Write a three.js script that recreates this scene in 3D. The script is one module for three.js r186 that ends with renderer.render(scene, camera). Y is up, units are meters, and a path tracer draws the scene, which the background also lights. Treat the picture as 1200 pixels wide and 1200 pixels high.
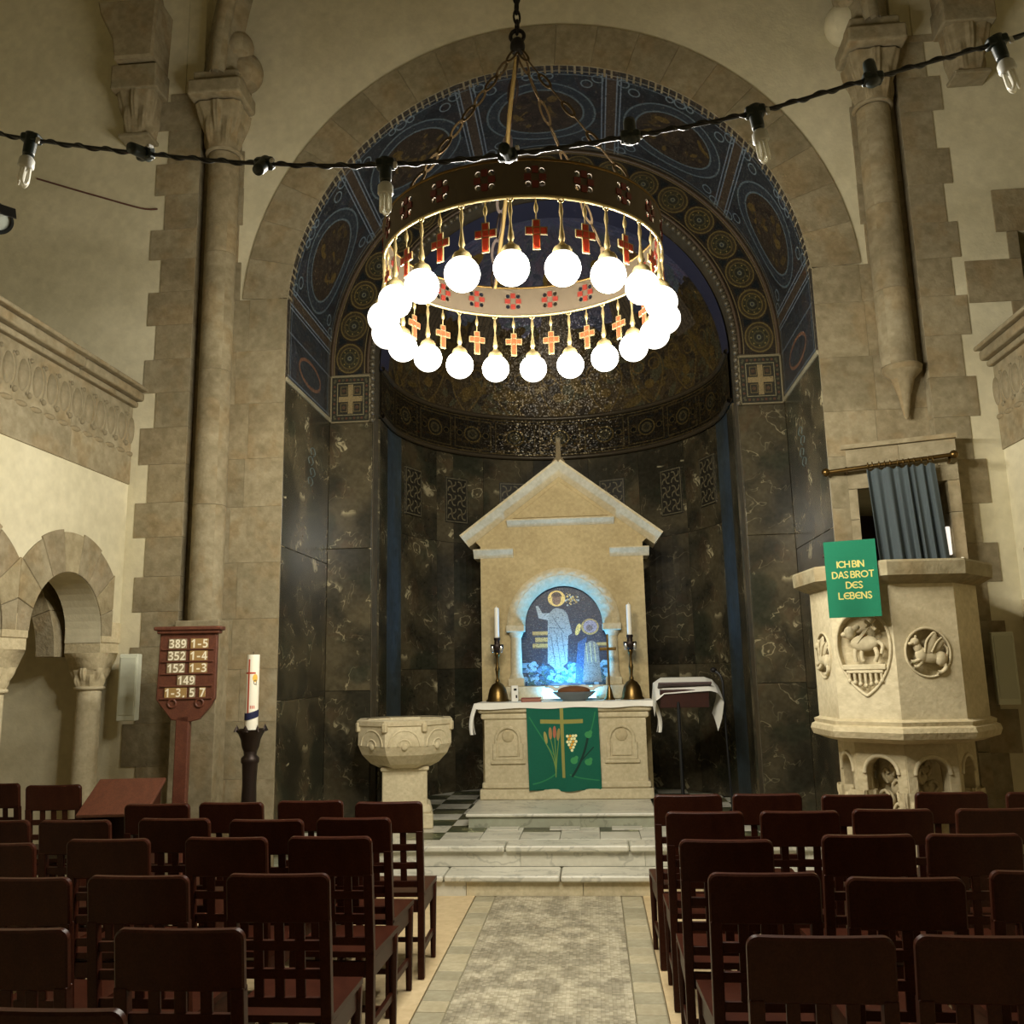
import * as THREE from 'three';
import { RoundedBoxGeometry } from 'three/addons/geometries/RoundedBoxGeometry.js';
import { mergeGeometries } from 'three/addons/utils/BufferGeometryUtils.js';
import { RectAreaLightUniformsLib } from 'three/addons/lights/RectAreaLightUniformsLib.js';

// ------------------------------------------------------------------ camera, light, exposure
const scene = new THREE.Scene();
const renderer = new THREE.WebGLRenderer({ antialias: true });
renderer.toneMapping = THREE.LinearToneMapping;
renderer.toneMappingExposure = 0.475;
renderer.shadowMap.enabled = true;
renderer.shadowMap.type = THREE.PCFSoftShadowMap;
RectAreaLightUniformsLib.init();
const camera = new THREE.PerspectiveCamera(60.6, 1, 0.05, 60);
camera.position.set(0.3186, 1.65, 0);
camera.rotation.order = 'YXZ';
camera.rotation.set(0.1805, 0.0872, -0.0203);
scene.background = new THREE.Color(0x000000);           // a closed church at night: no sky is seen
const LAMP_COLOR = new THREE.Color(1.0, 0.95, 0.83);
const LAMP_POWER = 5.2;                                  // each of the twenty globes of the chandelier
const GLOBE_GLOW = 6;
const BLUE = new THREE.Color(0.07, 0.42, 1.0);
const BLUE_POWER = 260, SILL_POWER = 1400;                 // two small lamps at the foot of the altar picture

// ------------------------------------------------------------------ helpers
let seedState = 7;
function rnd() { seedState = (seedState + 0x6d2b79f5) | 0; let t = Math.imul(seedState ^ (seedState >>> 15), 1 | seedState); t = (t + Math.imul(t ^ (t >>> 7), 61 | t)) ^ t; return ((t ^ (t >>> 14)) >>> 0) / 4294967296; }
const rr = (a, b) => a + (b - a) * rnd();
const pick = (list) => list[Math.floor(rnd() * list.length)];
const PI = Math.PI, cos = Math.cos, sin = Math.sin;
const used = new Map();
function numbered(name) { const n = used.get(name) || 0; used.set(name, n + 1); return n ? `${name}_${String(n).padStart(3, '0')}` : name; }
function shadows(o) { o.castShadow = true; o.receiveShadow = true; return o; }
function tag(o, label, category, group) { o.userData.label = label; o.userData.category = category; if (group) o.userData.group = group; return o; }
function thing(name, label, category, x = 0, y = 0, D = 0, turn = 0, group) {
  const o = new THREE.Group(); o.name = numbered(name); o.position.set(x, y, -D); o.rotation.y = turn; scene.add(o);
  return tag(o, label, category, group);
}
function struct(name) { const o = new THREE.Group(); o.name = numbered(name); o.userData.kind = 'structure'; scene.add(o); return o; }
function part(name, geo, material, parent, label) {
  const m = shadows(new THREE.Mesh(Array.isArray(geo) ? join(geo) : geo, material)); m.name = name; parent.add(m);
  if (label) m.userData.label = label;
  return m;
}
function one(name, geo, material, label, category, group) { return tag(part(numbered(name), geo, material, scene), label, category, group); }
function join(list) { return mergeGeometries(list.map((g) => { const h = g.index ? g.toNonIndexed() : g; for (const k of Object.keys(h.attributes)) if (!['position', 'normal', 'uv'].includes(k)) h.deleteAttribute(k); return h; })); }
// uv in metres, taken from the way each face points; (du, dv) shifts the pattern so that neighbouring stones differ
function metres(g, du = 0, dv = 0) {
  const h = g.index ? g.toNonIndexed() : g, p = h.attributes.position, uv = new Float32Array(p.count * 2);
  const a = new THREE.Vector3(), b = new THREE.Vector3(), c = new THREE.Vector3();
  for (let i = 0; i < p.count; i += 3) {
    a.fromBufferAttribute(p, i); b.fromBufferAttribute(p, i + 1); c.fromBufferAttribute(p, i + 2);
    const n = b.clone().sub(a).cross(c.clone().sub(a)); const X = Math.abs(n.x), Y = Math.abs(n.y), Z = Math.abs(n.z);
    [a, b, c].forEach((v, k) => {
      const s = X >= Y && X >= Z ? [v.z, v.y] : Y >= Z ? [v.x, v.z] : [v.x, v.y];
      uv[(i + k) * 2] = s[0] + du; uv[(i + k) * 2 + 1] = s[1] + dv;
    });
  }
  h.setAttribute('uv', new THREE.BufferAttribute(uv, 2));
  return h;
}
const stone = (g) => metres(g, rr(0, 5), rr(0, 5));
// boxes by extent: x0..x1, y0..y1, distance D0 (near) .. D1 (far); r rounds the edges
function box(x0, x1, y0, y1, D0, D1, r = 0) {
  const w = Math.abs(x1 - x0), h = y1 - y0, d = D1 - D0;
  const g = r ? new RoundedBoxGeometry(w, h, d, 1, Math.min(r, w / 2.1, h / 2.1, d / 2.1)) : new THREE.BoxGeometry(w, h, d);
  return g.translate((x0 + x1) / 2, (y0 + y1) / 2, -(D0 + D1) / 2);
}
const cyl = (r0, r1, h, x, y, D, n = 24) => new THREE.CylinderGeometry(r1, r0, h, n).translate(x, y + h / 2, -D);   // r0 below, r1 above
const ball = (r, x, y, D, sx = 1, sy = 1, sz = 1, n = 16) => new THREE.SphereGeometry(r, n, Math.max(8, n * 0.7 | 0)).scale(sx, sy, sz).translate(x, y, -D);
const lathe = (pts, n = 32) => new THREE.LatheGeometry(pts.map(([r, y]) => new THREE.Vector2(r, y)), n);
function tube(pts, r, n = 24, m = 8) { return new THREE.TubeGeometry(new THREE.CatmullRomCurve3(pts.map(([x, y, D]) => new THREE.Vector3(x, y, -D))), n, r, m); }
function sector(r0, r1, a0, a1, n = 10, cx = 0, cy = 0) {
  const s = new THREE.Shape();
  for (let i = 0; i <= n; i++) { const a = a0 + (a1 - a0) * i / n; s[i ? 'lineTo' : 'moveTo'](cx + r1 * cos(a), cy + r1 * sin(a)); }
  for (let i = n; i >= 0; i--) { const a = a0 + (a1 - a0) * i / n; s.lineTo(cx + r0 * cos(a), cy + r0 * sin(a)); }
  s.closePath(); return s;
}
function poly(pts) { const s = new THREE.Shape(); pts.forEach(([x, y], i) => s[i ? 'lineTo' : 'moveTo'](x, y)); s.closePath(); return s; }
// a shape in x, y given thickness from D0 to D1
function slab(shape, D0, D1, bevel = 0, curve = 24) {
  const d = D1 - D0 - 2 * bevel;
  return new THREE.ExtrudeGeometry(shape, { depth: d, bevelEnabled: bevel > 0, bevelThickness: bevel, bevelSize: bevel, bevelOffset: -bevel, bevelSegments: 1, curveSegments: curve }).translate(0, 0, -D1 + bevel);
}
// a shape whose x is the distance D, given thickness from x0 to x1
function sideSlab(shape, x0, x1, bevel = 0, curve = 24) {
  const d = x1 - x0 - 2 * bevel;
  return new THREE.ExtrudeGeometry(shape, { depth: d, bevelEnabled: bevel > 0, bevelThickness: bevel, bevelSize: bevel, bevelOffset: -bevel, bevelSegments: 1, curveSegments: curve }).rotateY(PI / 2).translate(x0 + bevel, 0, 0);
}
// a plan (x, D) raised from y0 to y1
function rise(plan, y0, y1, curve = 24) { return new THREE.ExtrudeGeometry(plan, { depth: y1 - y0, bevelEnabled: false, curveSegments: curve }).rotateX(-PI / 2).translate(0, y0, 0); }
function grid(nu, nv, f, uvOf) {
  const pos = [], uv = [], idx = [];
  for (let j = 0; j <= nv; j++) for (let i = 0; i <= nu; i++) { const u = i / nu, v = j / nv; pos.push(...f(u, v)); uv.push(...(uvOf ? uvOf(u, v) : [u, v])); }
  for (let j = 0; j < nv; j++) for (let i = 0; i < nu; i++) { const a = j * (nu + 1) + i, b = a + 1, c = a + nu + 1, d = c + 1; idx.push(a, b, d, a, d, c); }
  const g = new THREE.BufferGeometry(); g.setAttribute('position', new THREE.Float32BufferAttribute(pos, 3)); g.setAttribute('uv', new THREE.Float32BufferAttribute(uv, 2)); g.setIndex(idx); g.computeVertexNormals(); return g;
}
// capital: a round neck that swells to a square top with two tiers of leaves
function capital(r0, a, h, leaves = 8, amp = 0.02) {
  return grid(112, 28, (u, v) => {
    const t = u * 2 * PI, bell = Math.pow(v, 1.7), sq = 1 / Math.max(Math.abs(cos(t)), Math.abs(sin(t)));
    const low = Math.max(0, cos(leaves * t)) * Math.sin(Math.min(1, v * 1.75) * PI * 0.82) * (v < 0.57 ? 1 : Math.max(0, 1 - (v - 0.57) * 9));
    const high = Math.max(0, -cos(leaves * t)) * Math.sin(Math.max(0, (v - 0.32) / 0.68) * PI * 0.8), rib = 1 + 0.3 * cos(5 * leaves * t);
    const R = (r0 + 0.004) * (1 - bell) + Math.min(sq, 1.28) * a * bell + amp * (low + high) * rib;
    return [R * cos(t), v * h, -R * sin(t)];
  });
}

// ------------------------------------------------------------------ procedural textures
function hash(x, y, s) { let h = Math.imul(x, 374761393) + Math.imul(y, 668265263) + Math.imul(s, 1274126177); h = Math.imul(h ^ (h >>> 13), 1103515245); return ((h ^ (h >>> 16)) >>> 0) / 4294967296; }
function vnoise(u, v, n, s) {                                // tiles with n cells over 0..1
  const x = u * n, y = v * n, xi = Math.floor(x), yi = Math.floor(y); let fx = x - xi, fy = y - yi;
  fx = fx * fx * (3 - 2 * fx); fy = fy * fy * (3 - 2 * fy);
  const x0 = ((xi % n) + n) % n, x1 = (x0 + 1) % n, y0 = ((yi % n) + n) % n, y1 = (y0 + 1) % n;
  const a = hash(x0, y0, s), b = hash(x1, y0, s), c = hash(x0, y1, s), d = hash(x1, y1, s);
  return a + (b - a) * fx + (c - a) * fy + (a - b - c + d) * fx * fy;
}
function fbm(u, v, n, s, oct = 5) { let t = 0, a = 0.5, w = 0; for (let i = 0; i < oct; i++) { t += a * vnoise(u, v, n << i, s + i); w += a; a *= 0.55; } return t / w; }
function pixels(size, f, srgb = true) {
  const d = new Uint8Array(size * size * 4);
  for (let j = 0, k = 0; j < size; j++) for (let i = 0; i < size; i++, k += 4) { const c = f(i / size, j / size); d[k] = c[0]; d[k + 1] = c[1]; d[k + 2] = c[2]; d[k + 3] = 255; }
  const t = new THREE.DataTexture(d, size, size); t.magFilter = THREE.LinearFilter; t.minFilter = THREE.LinearMipmapLinearFilter; t.generateMipmaps = true;
  t.wrapS = t.wrapT = THREE.RepeatWrapping; if (srgb) t.colorSpace = THREE.SRGBColorSpace; t.needsUpdate = true; return t;
}
const lerp3 = (a, b, t) => [a[0] + (b[0] - a[0]) * t, a[1] + (b[1] - a[1]) * t, a[2] + (b[2] - a[2]) * t];
const step = (a, b, x) => { const t = Math.min(1, Math.max(0, (x - a) / (b - a))); return t * t * (3 - 2 * t); };
const clamp = (c) => c.map((x) => Math.max(0, Math.min(255, x)));
function scaled(t, m) { const c = t.clone(); c.repeat.set(1 / m, 1 / m); c.needsUpdate = true; return c; }

const grainTex = scaled(pixels(512, (u, v) => { const g = 255 * (0.5 * fbm(u, v, 8, 11, 6) + 0.5 * fbm(u, v, 64, 31, 3)); return [g, g, g]; }, false), 1.1);
const plasterTex = scaled(pixels(512, (u, v) => {
  const a = fbm(u, v, 4, 3, 6), b = fbm(u, v, 40, 9, 3); let c = lerp3([196, 188, 156], [222, 214, 184], a); const k = (b - 0.5) * 22; return clamp([c[0] + k, c[1] + k, c[2] + k * 0.9]);
}), 2.6);
const stoneTex = scaled(pixels(512, (u, v) => {
  const a = fbm(u, v, 3, 21, 6), b = fbm(u, v, 30, 22, 4), p = fbm(u, v, 6, 23, 4);
  let c = lerp3([118, 107, 82], [158, 147, 118], a); c = lerp3(c, [138, 116, 80], 0.4 * step(0.52, 0.72, p)); const k = (b - 0.5) * 40; return clamp([c[0] + k, c[1] + k, c[2] + k]);
}), 1.5);
const paleTex = scaled(pixels(512, (u, v) => {
  const a = fbm(u, v, 4, 41, 6), b = fbm(u, v, 48, 42, 3); let c = lerp3([176, 162, 128], [212, 200, 166], a); const k = (b - 0.5) * 30; return clamp([c[0] + k, c[1] + k, c[2] + k]);
}), 1.2);
const marbleTex = scaled(pixels(1024, (u, v) => {              // dark breccia with pale veins and flecks
  const wx = fbm(u, v, 4, 51, 4) - 0.5, wy = fbm(u, v, 4, 52, 4) - 0.5, U = u + wx * 0.18, V = v + wy * 0.18;
  const a = fbm(U, V, 5, 53, 6), b = fbm(U, V, 9, 54, 5), r1 = 1 - Math.abs(2 * fbm(U, V, 5, 55, 5) - 1), r2 = 1 - Math.abs(2 * fbm(U, V, 11, 56, 4) - 1);
  let c = lerp3([46, 43, 33], [80, 72, 54], step(0.3, 0.7, a)); c = lerp3(c, [86, 64, 46], 0.3 * step(0.6, 0.75, b)); c = lerp3(c, [46, 50, 38], 0.5 * step(0.55, 0.72, fbm(u, v, 6, 57, 4)));
  c = lerp3(c, [176, 164, 132], 0.7 * step(0.98, 0.997, r1) * step(0.42, 0.62, a)); c = lerp3(c, [150, 140, 112], 0.55 * step(0.975, 0.995, r2) * step(0.52, 0.66, b));
  c = lerp3(c, [196, 184, 148], 0.75 * step(0.6, 0.68, fbm(U + wy * 0.1, V - wx * 0.1, 6, 58, 6)) * step(0.56, 0.64, fbm(U + wx * 0.3, V + wy * 0.3, 19, 60, 5)) * step(0.5, 0.6, fbm(u, v, 4, 65, 2))); const k = (fbm(u, v, 60, 59, 2) - 0.5) * 16; return clamp([c[0] + k, c[1] + k, c[2] + k]);
}), 1.9);
const whiteTex = scaled(pixels(512, (u, v) => {                // grey white marble of the steps
  const U = u + (fbm(u, v, 4, 61, 4) - 0.5) * 0.25, a = fbm(U, v, 4, 62, 6), r = 1 - Math.abs(2 * fbm(U, v, 5, 63, 5) - 1);
  let c = lerp3([186, 182, 164], [224, 220, 202], a); c = lerp3(c, [150, 148, 134], 0.5 * step(0.93, 0.99, r)); const k = (fbm(u, v, 50, 64, 3) - 0.5) * 16; return clamp([c[0] + k, c[1] + k, c[2] + k]);
}), 1.3);
const floorTex = scaled(pixels(512, (u, v) => {
  const a = fbm(u, v, 4, 71, 6), b = fbm(u, v, 50, 72, 3); let c = lerp3([186, 160, 116], [214, 190, 146], a); const k = (b - 0.5) * 26; return clamp([c[0] + k, c[1] + k, c[2] + k]);
}), 1.8);
const mosaicTex = scaled(pixels(1024, (u, v) => {              // worn aisle mosaic: clusters of grey and sand chips
  const n = 96, i = Math.floor(u * n), j = Math.floor(v * n), t = hash(i, j, 81);
  const m = Math.abs(((u * 2) % 1) * 2 - 1), q = (v * 4) % 1, blob = fbm(u, v, 15, 82, 5) + 0.06 * cos(m * 2 * PI) * cos(q * 2 * PI);
  let c = lerp3([146, 138, 116], [172, 163, 138], step(0.36, 0.6, blob)); c = lerp3(c, [190, 181, 154], 0.5 * step(0.62, 0.72, blob)); const k = (t - 0.5) * 34 + (fbm(u, v, 30, 83, 3) - 0.5) * 20;
  const e = Math.min((u * n) % 1, (v * n) % 1) < 0.1 ? -18 : 0; return clamp([c[0] + k + e, c[1] + k + e, c[2] + k + e]);
}), 1.9);
const woodTex = scaled(pixels(512, (u, v) => {
  const g = fbm(u * 1, v * 1, 3, 91, 3), r = 0.5 + 0.5 * sin(2 * PI * (u * 5 + g * 3)), f = vnoise(u, v, 64, 92) * 0.5 + fbm(u, v, 6, 94, 4) * 0.5; let c = lerp3([70, 34, 24], [94, 50, 34], 0.25 * r + 0.75 * f); const k = (vnoise(u, v, 128, 93) - 0.5) * 14; return clamp([c[0] + k, c[1] + k, c[2] + k]);
}), 0.5);
const glitterTex = pixels(256, (u, v) => {                     // tilted tesserae
  const n = 64, i = Math.floor(u * n), j = Math.floor(v * n), a = (hash(i, j, 101) - 0.5) * 0.55, b = (hash(i, j, 102) - 0.5) * 0.55, l = Math.hypot(a, b, 1); return [127.5 + 127.5 * a / l, 127.5 + 127.5 * b / l, 127.5 + 127.5 / l];
}, false);
function canvas(w, h, draw) { const c = document.createElement('canvas'); c.width = w; c.height = h; const x = c.getContext('2d'); draw(x, w, h); const t = new THREE.CanvasTexture(c); t.colorSpace = THREE.SRGBColorSpace; t.anisotropy = 8; return t; }
function tesserae(x, w, h, cell, n, strength = 0.16) {         // single chips a little lighter or darker than their neighbours
  for (let i = 0; i < n; i++) { const a = rnd() * strength; x.fillStyle = rnd() < 0.5 ? `rgba(0,0,0,${a})` : `rgba(210,200,160,${a * 0.6})`; x.fillRect(Math.floor(rnd() * w / cell) * cell, Math.floor(rnd() * h / cell) * cell, cell - 0.6, cell - 0.6); }
}

// ------------------------------------------------------------------ materials
const std = (o) => new THREE.MeshStandardMaterial(o);
const plaster = std({ map: plasterTex, color: new THREE.Color(0.93, 0.92, 0.9), roughness: 0.95, bumpMap: grainTex, bumpScale: 0.002 });
const stones = [[1, 1, 1], [0.95, 0.94, 0.92], [1.03, 1.02, 1.0], [0.99, 0.96, 0.91], [0.92, 0.92, 0.9]].map(([r, g, b]) => std({ map: stoneTex, color: new THREE.Color(r, g, b), roughness: 0.9, bumpMap: grainTex, bumpScale: 0.004 }));
const pale = std({ map: paleTex, roughness: 0.88, bumpMap: grainTex, bumpScale: 0.003 });
const carved = std({ map: paleTex, color: new THREE.Color(0.92, 0.9, 0.86), roughness: 0.9, bumpMap: grainTex, bumpScale: 0.006 });
const grey = std({ map: stoneTex, color: new THREE.Color(1.12, 1.14, 1.12), roughness: 0.9, bumpMap: grainTex, bumpScale: 0.004 });
const marble = [1, 0.88, 1.12].map((k) => new THREE.MeshPhysicalMaterial({ map: marbleTex, color: new THREE.Color(k, k, k * 0.96), roughness: 0.26 }));
const rough = [[1.12, 1.12, 1.13], [1.2, 1.18, 1.12], [1.08, 1.06, 1.06]].map(([r, g, b]) => std({ map: stoneTex, color: new THREE.Color(r, g, b), roughness: 0.92, bumpMap: grainTex, bumpScale: 0.008 }));
const whiteMarble = [1, 0.93, 0.98].map((k) => std({ map: whiteTex, color: new THREE.Color(k, k, k), roughness: 0.35 }));
const darkTile = std({ map: marbleTex, color: new THREE.Color(1.6, 1.9, 1.65), roughness: 0.35 });
const greyTile = std({ map: whiteTex, color: new THREE.Color(0.5, 0.53, 0.47), roughness: 0.35 });
const floorMat = std({ map: floorTex, color: new THREE.Color(0.92, 0.95, 1.0), roughness: 0.55, bumpMap: grainTex, bumpScale: 0.001 });
const aisleMat = std({ map: mosaicTex, roughness: 0.6, bumpMap: grainTex, bumpScale: 0.002 });
const borderMats = [[0.66, 0.67, 0.68], [0.56, 0.58, 0.59], [0.74, 0.74, 0.73]].map(([r, g, b]) => std({ map: paleTex, color: new THREE.Color(r, g, b), roughness: 0.6 }));
const wood = new THREE.MeshPhysicalMaterial({ map: woodTex, color: new THREE.Color(0.42, 0.4, 0.36), roughness: 0.36, specularIntensity: 0.3 });
const redWood = std({ map: woodTex, color: new THREE.Color(1.3, 1.45, 1.35), roughness: 0.5 });
const darkWood = std({ map: woodTex, color: new THREE.Color(0.4, 0.32, 0.34), roughness: 0.5 });
const blueStone = std({ map: stoneTex, color: new THREE.Color(0.16, 0.25, 0.44), roughness: 0.5 });
const trimStone = pale;
const ochre = std({ map: paleTex, color: new THREE.Color(0.84, 0.77, 0.62), roughness: 0.9, bumpMap: grainTex, bumpScale: 0.002 });
const brass = std({ color: 0x66502a, metalness: 0.9, roughness: 0.32 });
const paleBrass = std({ color: 0xb9a777, metalness: 0.85, roughness: 0.35 });
const hoopMat = std({ color: 0x554a3a, metalness: 0.4, roughness: 0.5 });
const iron = std({ color: 0x1a1613, metalness: 0.5, roughness: 0.55 });
const bronze = std({ color: 0x2c211a, metalness: 0.6, roughness: 0.45 });
const black = std({ color: 0x0c0d0e, roughness: 0.45 });
const greenPlastic = std({ color: 0x0b1a17, roughness: 0.4 });
const whitePlastic = std({ color: 0xb9b9b4, roughness: 0.4 });
const clothWhite = std({ color: 0xe9e6da, roughness: 0.9, bumpMap: grainTex, bumpScale: 0.001 });
const wax = std({ color: 0xece8d8, roughness: 0.5 });
const redEnamel = new THREE.MeshPhysicalMaterial({ color: 0xdc4a28, roughness: 0.3, transmission: 0.5, thickness: 0 });
const redPlate = std({ color: 0x5e1d14, roughness: 0.35 });
const glassTube = new THREE.MeshPhysicalMaterial({ color: 0xf2f0e6, roughness: 0.12, transmission: 0.25, thickness: 0 });
const curtainMat = std({ color: 0x464f51, roughness: 0.95, bumpMap: grainTex, bumpScale: 0.002 });
const globeMat = std({ color: 0xffffff, emissive: LAMP_COLOR, emissiveIntensity: GLOBE_GLOW, roughness: 0.3 });

// ------------------------------------------------------------------ measures
const DE = 7.2, DR = 8.55, DA = 9.1, DB = 10.92, R1 = 2.294, R2 = 1.84, RA = 1.82, SPRING = 4.83, W = 3.63, P = 0.31, TOP = 9.4, BACK = -9;

// ------------------------------------------------------------------ floor
{
  const f = struct('floor');
  part('floor_base', box(-6.3, 6.3, -0.3, -0.03, BACK - 0.3, 11.3), floorMat, f);
  for (const s of [-1, 1]) part('side_paving', metres(box(s * 0.625, s * 6.25, -0.03, 0, BACK, 7.18)), floorMat, f);
  part('aisle_mosaic', metres(box(-0.462, 0.462, -0.03, 0.001, BACK, 6.93)), aisleMat, f, 'worn patterned stone mosaic running up the aisle');
  const tiles = [0, 1, 2].map(() => stone(new RoundedBoxGeometry(0.148, 0.034, 0.146, 1, 0.006)));
  for (const s of [-1, 1]) for (let k = 0; k < 28; k++) { const m = part('border_tile', tiles[k % 3], pick(borderMats), f); m.position.set(s * 0.543, -0.0155 + rr(0, 0.002), -(6.85 - k * 0.1515)); m.rotation.y = rr(-0.01, 0.01); }
  part('border_strip', [box(-0.62, -0.466, -0.03, -0.004, BACK, 6.93), box(0.466, 0.62, -0.03, -0.004, BACK, 6.93)].map((g) => metres(g)), borderMats[1], f);
}
// chancel floor and steps
{
  const c = struct('chancel_floor');
  part('floor_bed', box(-2.6, 2.6, -0.05, P - 0.022, 7.24, 11.2), greyTile, c);
  const w = 0.328;
  for (let i = 0; i < 14; i++) for (let j = 0; j < 11; j++) {
    const x = -2.296 + w * (i + 0.5), D = 7.46 + w * (j + 0.5);
    if (D > DR && Math.abs(x) > 1.95) continue;
    if (D > DA && Math.hypot(x, D - DA) > RA + 0.16) continue;
    part('floor_tile', metres(box(x - w / 2 + 0.002, x + w / 2 - 0.002, P - 0.022, P, D - w / 2 + 0.002, D + w / 2 - 0.002, 0.003), rr(0, 3), rr(0, 3)), D < 7.95 && Math.abs(x) < 0.95 ? whiteMarble[1] : (i + j) % 2 ? darkTile : pick(whiteMarble), c);
  }
  const edge = [-2.29, -1.36, -0.42, 0.55, 1.42, 2.29];
  for (let k = 0; k < 5; k++) {
    part('nosing_slab', stone(box(edge[k] + 0.002, edge[k + 1] - 0.002, P - 0.052, P, 7.19, 7.46, 0.018)), whiteMarble[k % 3], c);
    part('riser_slab', stone(box(edge[k] + 0.12, edge[k + 1] + 0.116, 0.15, P - 0.052, 7.228, 7.27)), whiteMarble[(k + 1) % 3], c);
  }
  const s = struct('step_floor');
  const e2 = [-2.5, -1.66, -0.86, 0.02, 0.9, 1.7, 2.5];
  for (let k = 0; k < 6; k++) {
    part('tread_slab', stone(box(e2[k] + 0.002, e2[k + 1] - 0.002, 0.1, 0.15, 6.9, 7.228, 0.018)), whiteMarble[k % 3], s);
    part('riser_slab', stone(box(e2[k] + 0.17, e2[k + 1] + 0.166 - (k === 5 ? 0.17 : 0), 0, 0.1, 6.936, 7.0)), pick([pale, whiteMarble[1], pale]), s);
  }
  part('step_core', box(-2.5, 2.5, 0, 0.1, 6.99, 7.24), pale, s);
}

// ------------------------------------------------------------------ east wall with the chancel arch
{
  const w = struct('wall_east');
  const outer = new THREE.Shape(); outer.moveTo(-6.3, -0.3); outer.lineTo(-R1 - 0.02, -0.3); outer.lineTo(-R1 - 0.02, SPRING);
  for (let i = 1; i <= 64; i++) { const a = PI - PI * i / 64; outer.lineTo((R1 + 0.02) * cos(a), SPRING + (R1 + 0.02) * sin(a)); }
  outer.lineTo(R1 + 0.02, -0.3); outer.lineTo(6.3, -0.3);
  // right side doors: the gallery door (4.0..4.9) and the pulpit door are holes
  outer.lineTo(6.3, TOP + 0.2); outer.lineTo(-6.3, TOP + 0.2); outer.closePath();
  const hole = (x0, x1, y0, y1) => { const h = new THREE.Path(); h.moveTo(x0, y0); h.lineTo(x1, y0); h.lineTo(x1, y1); h.lineTo(x0, y1); h.closePath(); outer.holes.push(h); };
  hole(3.95, 4.85, 3.36, 5.16); hole(2.5, 3.12, 1.2, 3.05);
  part('plaster', metres(slab(outer, DE, DR - 0.02)), plaster, w);
  // archivolt
  const n = 21, a0 = 0.066;
  for (let k = 0; k < n; k++) { const A = a0 + (PI - 2 * a0) * k / n, B = a0 + (PI - 2 * a0) * (k + 1) / n; part('voussoir', stone(slab(sector(R1, 2.715, A + 0.0004, B - 0.0004, 6, 0, SPRING), DE - 0.016, DE + 0.1, 0.0015)), pick(stones), w); }
  // jamb stones, shaft backing
  for (const s of [-1, 1]) {
    let y = 0;
    while (y < 4.98) {
      const h = Math.min(rr(0.36, 0.5), 4.995 - y > 0.5 ? 1 : 4.995 - y), split = rr(2.6, 2.78);
      const y1 = 4.995 - (y + h) < 0.2 ? 4.995 : y + h;
      if (!(s > 0 && y1 > 1.2 && y < 3.3)) part('jamb_stone', stone(box(s * 2.296, s * (split - 0.0006), y + 0.0006, y1 - 0.0006, DE - 0.016, DE + 0.1, 0.0015)), pick(stones), w);
      if (!(s > 0 && y1 > 1.2 && y < 3.3)) part('jamb_stone', stone(box(s * (split + 0.0006), s * 3.14, y + 0.0006, y1 - 0.0006, DE - 0.014, DE + 0.1, 0.0015)), pick(stones), w);
      if (s > 0 && y1 > 1.2 && y < 3.3) part('jamb_stone', stone(box(2.296, 2.435, y + 0.0006, y1 - 0.0006, DE - 0.016, DE + 0.1, 0.0015)), pick(stones), w);
      y = y1;
    }
    for (; y < 6.9; y += 0.37) part('jamb_stone', stone(box(s * (pick([2.735, 2.765, 2.77]) + rr(0, 0.01)), s * 3.14, y + 0.0006, y + 0.3694, DE - 0.014, DE + 0.1, 0.0015)), pick(stones), w);
    // quoined pier beside the shaft
    let k = 0;
    for (y = 0; y < 7.0; k++) {
      const h = rr(0.29, 0.36), out = (k % 2 ? 3.54 : 3.44) + rr(-0.02, 0.015);
      part('quoin', stone(box(s * 3.12, s * (s > 0 ? out - 0.05 : out), y + 0.0006, Math.min(y + h, 7.05) - 0.0006, DE - 0.12, DE + 0.06, 0.002)), pick(stones), w);
      y += h;
    }
    part('pier_plaster', metres(box(s * 3.13, s * 3.43, 7.05, TOP, DE - 0.1, DE + 0.06, 0.01)), plaster, w);
  }
  // gallery door surround on the right
  for (const [x0, x1, y0, y1] of [[3.82, 3.95, 3.3, 3.75], [3.74, 3.95, 3.75, 4.2], [3.5, 3.95, 4.55, 4.92], [3.83, 3.95, 4.2, 4.55], [3.86, 3.95, 4.92, 5.16], [3.78, 4.3, 5.16, 5.54], [4.304, 4.98, 5.16, 5.54], [4.85, 5.0, 3.3, 4.2], [4.85, 5.06, 4.2, 5.16]])
    part('surround_stone', stone(box(x0, x1 - 0.002, y0 + 0.002, y1 - 0.002, DE - 0.122, DE + 0.3, 0.0015)), pick(stones), w);
}
{
  const o = struct('gallery_wall');
  for (const s of [-1, 1]) {
    const sh = poly(s < 0 ? [[-6.3, 0], [-3.3, 0], [-3.3, TOP], [-6.3, TOP]] : [[3.3, 0], [6.3, 0], [6.3, TOP], [3.3, TOP]]);
    if (s > 0) { const h = new THREE.Path(); h.moveTo(3.95, 3.36); h.lineTo(4.85, 3.36); h.lineTo(4.85, 5.16); h.lineTo(3.95, 5.16); h.closePath(); sh.holes.push(h); }
    part('plaster', metres(slab(sh, DE - 0.112, DE + 0.01)), plaster, o);
  }
}
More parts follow.
